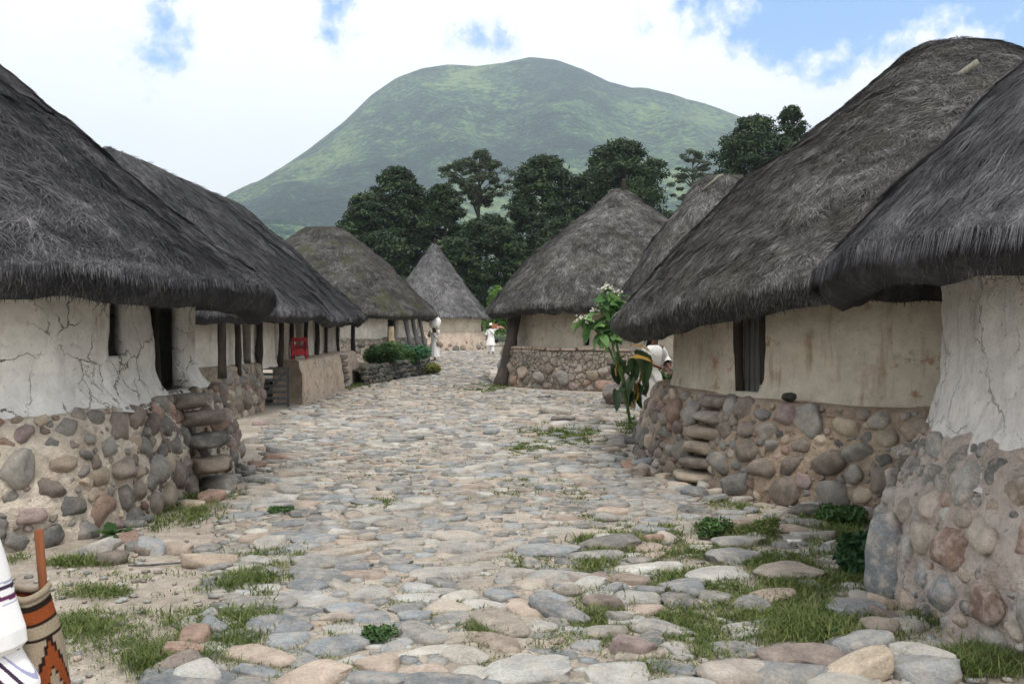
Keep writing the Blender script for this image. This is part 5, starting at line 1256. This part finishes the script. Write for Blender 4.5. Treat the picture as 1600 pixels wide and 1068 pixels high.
# man carrying a brown load on the shoulder, right
mx, my = (767-800)/F*51, 51.0; mg = gzf(mx, my)
PM, J, k = person('person in a white tunic and cap carrying a brown load on the shoulder', (mx, my, mg), math.radians(8), 1.62, {'l': ((.36, -.04, 1.42), (.25, -.06, 1.56), (.20, -.06, 1.60)), 'r': ((-.24, .03, 1.06), (-.27, -.10, 0.88), (-.27, -.14, 0.81))}, lean=0.03, hem=0.50, hair='short', hat=True, pants=True, stride=0.16, seed=5)
B = thing('brown_load', 'brown wooden box load on the shoulder of the capped person', 'load', (mx+0.20, my+0.02, mg+1.40))
for kx in range(3):
    bm = boxv(0.30, 0.26, 0.075, 0.012, (0.0, 0, 0.045+kx*0.08)); bm_obj('plank', bm, M_BROWNBOX, B)
v, f = tube([(0.1, 0, .06), (0.38, 0.02, .05), (0.5, 0.02, -0.02)], [0.07, 0.06, 0.03], 8); link('cloth_end', mesh('cloth_end', v, f, M_REDBUN), B)
shoulder_bag('dark woven bag on a black strap across the capped person', mx+0.30, my-0.05, mg+0.62, 0.10, 0.2, M_BLACK, [(mx+0.29, my-0.09, mg+0.8), (mx+0.20, my-0.17, mg+0.98), (mx+0.05, my-0.19, mg+1.16), (mx-0.1, my-0.12, mg+1.32), (mx-0.12, my, mg+1.36)])
# person half hidden by the flowering plant
px_, py_ = (1016-800)/F*17.0, 17.0; pg = gzf(px_, py_)
person('person in white standing under the eave of the large right hut behind the plant', (px_, py_, pg), math.radians(25), 1.66, {'l': ((.30, -.05, 1.10), (.24, -.24, 0.98), (.22, -.30, .93)), 'r': ((-.20, -.08, 1.12), (-.06, -.28, 1.02), (.02, -.34, 0.98))}, lean=0.10, hem=0.25, hair='long', seed=8)

# person at the left edge of the frame, mostly outside it, with a knitted bag
def near_person():
    loc = (-1.93, 3.02, gzf(-1.9, 3.0))
    P, J, k = person('person in white striped cotton cut off by the left edge of the picture', loc, math.radians(160), 1.60, {'l': ((-.02+.26, .02, 1.08), (.30, -.05, .88), (.31, -.08, .80)), 'r': ((-.27, .0, 1.06), (-.30, -.04, 0.84), (-.30, -.07, 0.77))}, lean=0.02, hem=0.30, hair='long', seed=12, stride=0.05)
    # wide striped sleeve cuff and shawl edge hanging on the side nearest the street
    PI_ = (Matrix.Translation(loc) @ Matrix.Rotation(math.radians(160), 4, 'Z') @ Matrix.Diagonal((k, k, k, 1))).inverted()
    def cloth_piece(name, prof, cy, stripes, slope, seed):
        """prof rows: z, right edge X, half width, half depth"""
        n, m = 300, 160; t = np.arange(n)*2*PI/n; V = []; C = []; pr = np.array(prof)
        for j in range(m):
            q = j/(m-1); z, xe, rx, ry = [np.interp(q, np.linspace(0, 1, len(pr)), pr[:, i]) for i in range(4)]
            w = 1+0.03*q*np.sin(7*t+seed)+0.02*q*np.sin(12*t)+0.02*np.sin(3*t+4*q)
            X = xe-rx+rx*w*np.cos(t); Y = cy+ry*w*np.sin(t); Z = np.full(n, z)+0.015*np.sin(t+1)*q
            V.append(np.stack([X, Y, Z], -1)); c = np.tile([0.80, 0.79, 0.78], (n, 1)); h = Z+slope*(X+1.5)
            for lo, hi, cc in stripes: c[(h > lo) & (h < hi)] = cc
            C.append(c)
        o = link(name, mesh(name, np.concatenate(V), gridfaces(m, n, True), M_STRIPE, True, None, np.concatenate(C)), P); o.matrix_parent_inverse = PI_
    dk, pu = (0.05, 0.03, 0.06), (0.34, 0.34, 0.50)
    cloth_piece('striped_sleeve', [(1.08, -1.545, .08, .09), (0.98, -1.515, .09, .10), (0.88, -1.490, .11, .11), (0.80, -1.462, .125, .115), (0.755, -1.456, .125, .11), (0.735, -1.470, .10, .09), (0.735, -1.52, .05, .05)], 2.85, [(0.925, 0.938, dk), (0.943, 0.948, pu), (0.895, 0.909, (0.12, 0.03, 0.09)), (0.883, 0.886, pu)], 0.0, 1)
    cloth_piece('striped_skirt', [(0.78, -1.50, .10, .09), (0.72, -1.475, .12, .11), (0.64, -1.425, .16, .13), (0.50, -1.40, .20, .16), (0.38, -1.39, .22, .18)], 2.86, [(0.712, 0.722, dk), (0.672, 0.690, (0.06, 0.025, 0.05)), (0.735, 0.740, pu), (0.645, 0.649, pu), (0.760, 0.766, dk)], 1.1, 2)
    # knitted bag
    bx, by, bz = -1.478, 2.98, 0.44
    B = thing('knitted_bag', 'brown and cream knitted shoulder bag with zigzag pattern at the left edge', 'bag', (bx, by, bz))
    n, m = 110, 96; t = np.arange(n)*2*PI/n; V = []; C = []
    cream, org, blk = np.array([0.31, 0.25, 0.18]), np.array([0.24, 0.06, 0.018]), np.array([0.018, 0.011, 0.009])
    H = 0.44
    for j in range(m):
        q = j/(m-1); z = H*q
        rx = 0.097*(1-0.40*q**2.0)*min(1, (q/0.12+0.02))**0.5; ry = 0.10*(1-0.38*q**2)*min(1, (q/0.12+0.02))**0.5
        wv = 1+0.03*np.sin(3*t+q*4)+0.02*np.sin(5*t+q*9)
        V.append(np.stack([rx*wv*np.cos(t)-0.03*q**2, ry*wv*np.sin(t), np.full(n, z)+0.012*np.sin(2*t+1)*q], -1))
        # stitched colour bands and a stepped zigzag
        c = np.tile(cream, (n, 1)); qq = round(q*48)/48.0
        u = np.round(t/(2*PI)*60)/60.0
        if 0.905 < qq < 0.94 or 0.80 < qq < 0.825 or 0.70 < qq <= 0.725: c[:] = blk
        elif 0.825 <= qq <= 0.905: c[:] = org
        if qq <= 0.70:
            saw = np.abs(((u*3.0 + 0.25) % 1.0)*2-1)
            yc = 0.12+0.50*saw; d = qq-yc
            c[(np.abs(d) < 0.13)] = blk; c[(np.abs(d+0.02) < 0.085)] = org
        C.append(c)
    # fold the rim inside
    for q, zz, s in ((1.0, H-0.002, 0.93), (1.0, H-0.05, 0.88), (1.0, H-0.16, 0.85)):
        b = V[m-1].copy(); b[:, 0] = (b[:, 0]+0.03)*s-0.03; b[:, 1] *= s; b[:, 2] += zz-H; V.append(b); C.append(np.tile(org*0.6, (n, 1)))
    V = np.concatenate(V); f = gridfaces(m+3, n, True)
    V = np.vstack([V, [[0, 0, 0.0]]]); j = np.arange(n); C = np.vstack([np.concatenate(C), cream[None]])
    link('pouch', mesh('pouch', V, [f, np.stack([np.full(n, len(V)-1), (j+1) % n, j], -1)], M_KNIT, True, None, C), B)
    # rolled rim and strap
    rim = V[(m-1)*n:m*n]; rim = np.vstack([rim, rim[:1]]); v, f = tube(rim[::2], 0.011, 7, caps=False); link('rim', mesh('rim', v, f, M_KNIT, True, None, np.tile(cream, (len(v), 1))), B)
    sp = np.array([(-0.085, 0.0, H-0.05), (-0.09, 0.0, H+0.0), (-0.125, 0.0, H+0.08), (-0.19, 0.0, H+0.22), (-0.29, 0.02, H+0.42), (-0.36, 0.04, H+0.50)])
    v, f = tube(sp, 0.017, 8, squash=0.5); cc = np.tile(org, (len(v), 1)); cc[::3] = blk; link('strap', mesh('strap', v, f, M_KNIT, True, None, cc), B)
    S = link('wooden_stick', mesh('wooden_stick', *tube([(0.012, 0.03, -0.28), (0.004, 0.015, -0.05), (-0.006, 0, 0.19), (-0.008, 0, 0.195)], [0.011, 0.0125, 0.0135, 0.006], 12), M_STICK), None, (bx+0.010, by, bz+H))
    tag(S, 'reddish brown wooden stick standing up out of the knitted bag', 'stick')
near_person()

# ------------------------------------------------------------------ haze: the air between the village and the mountain
def haze():
    bm = bmesh.new(); bmesh.ops.create_cube(bm, size=1.0)
    lo = Vector((-4300, -280, -6)); hi = Vector((4300, 4400, 900))
    for v in bm.verts: v.co = Vector(((lo[i]+hi[i])/2+v.co[i]*(hi[i]-lo[i]) for i in range(3)))
    m = bpy.data.materials.new('haze_air'); m.use_nodes = True; nt = NT(m.node_tree)
    pv = nt.add('ShaderNodeVolumePrincipled', ins={'Color': (0.76, 0.89, 1.0, 1), 'Density': 0.00026, 'Anisotropy': 0.2})
    out = nt.add('ShaderNodeOutputMaterial'); nt.l.new(pv.outputs[0], out.inputs['Volume'])
    o = bm_obj('haze', bm, m); tag(o, 'pale blue haze in the air', kind='stuff')
haze()
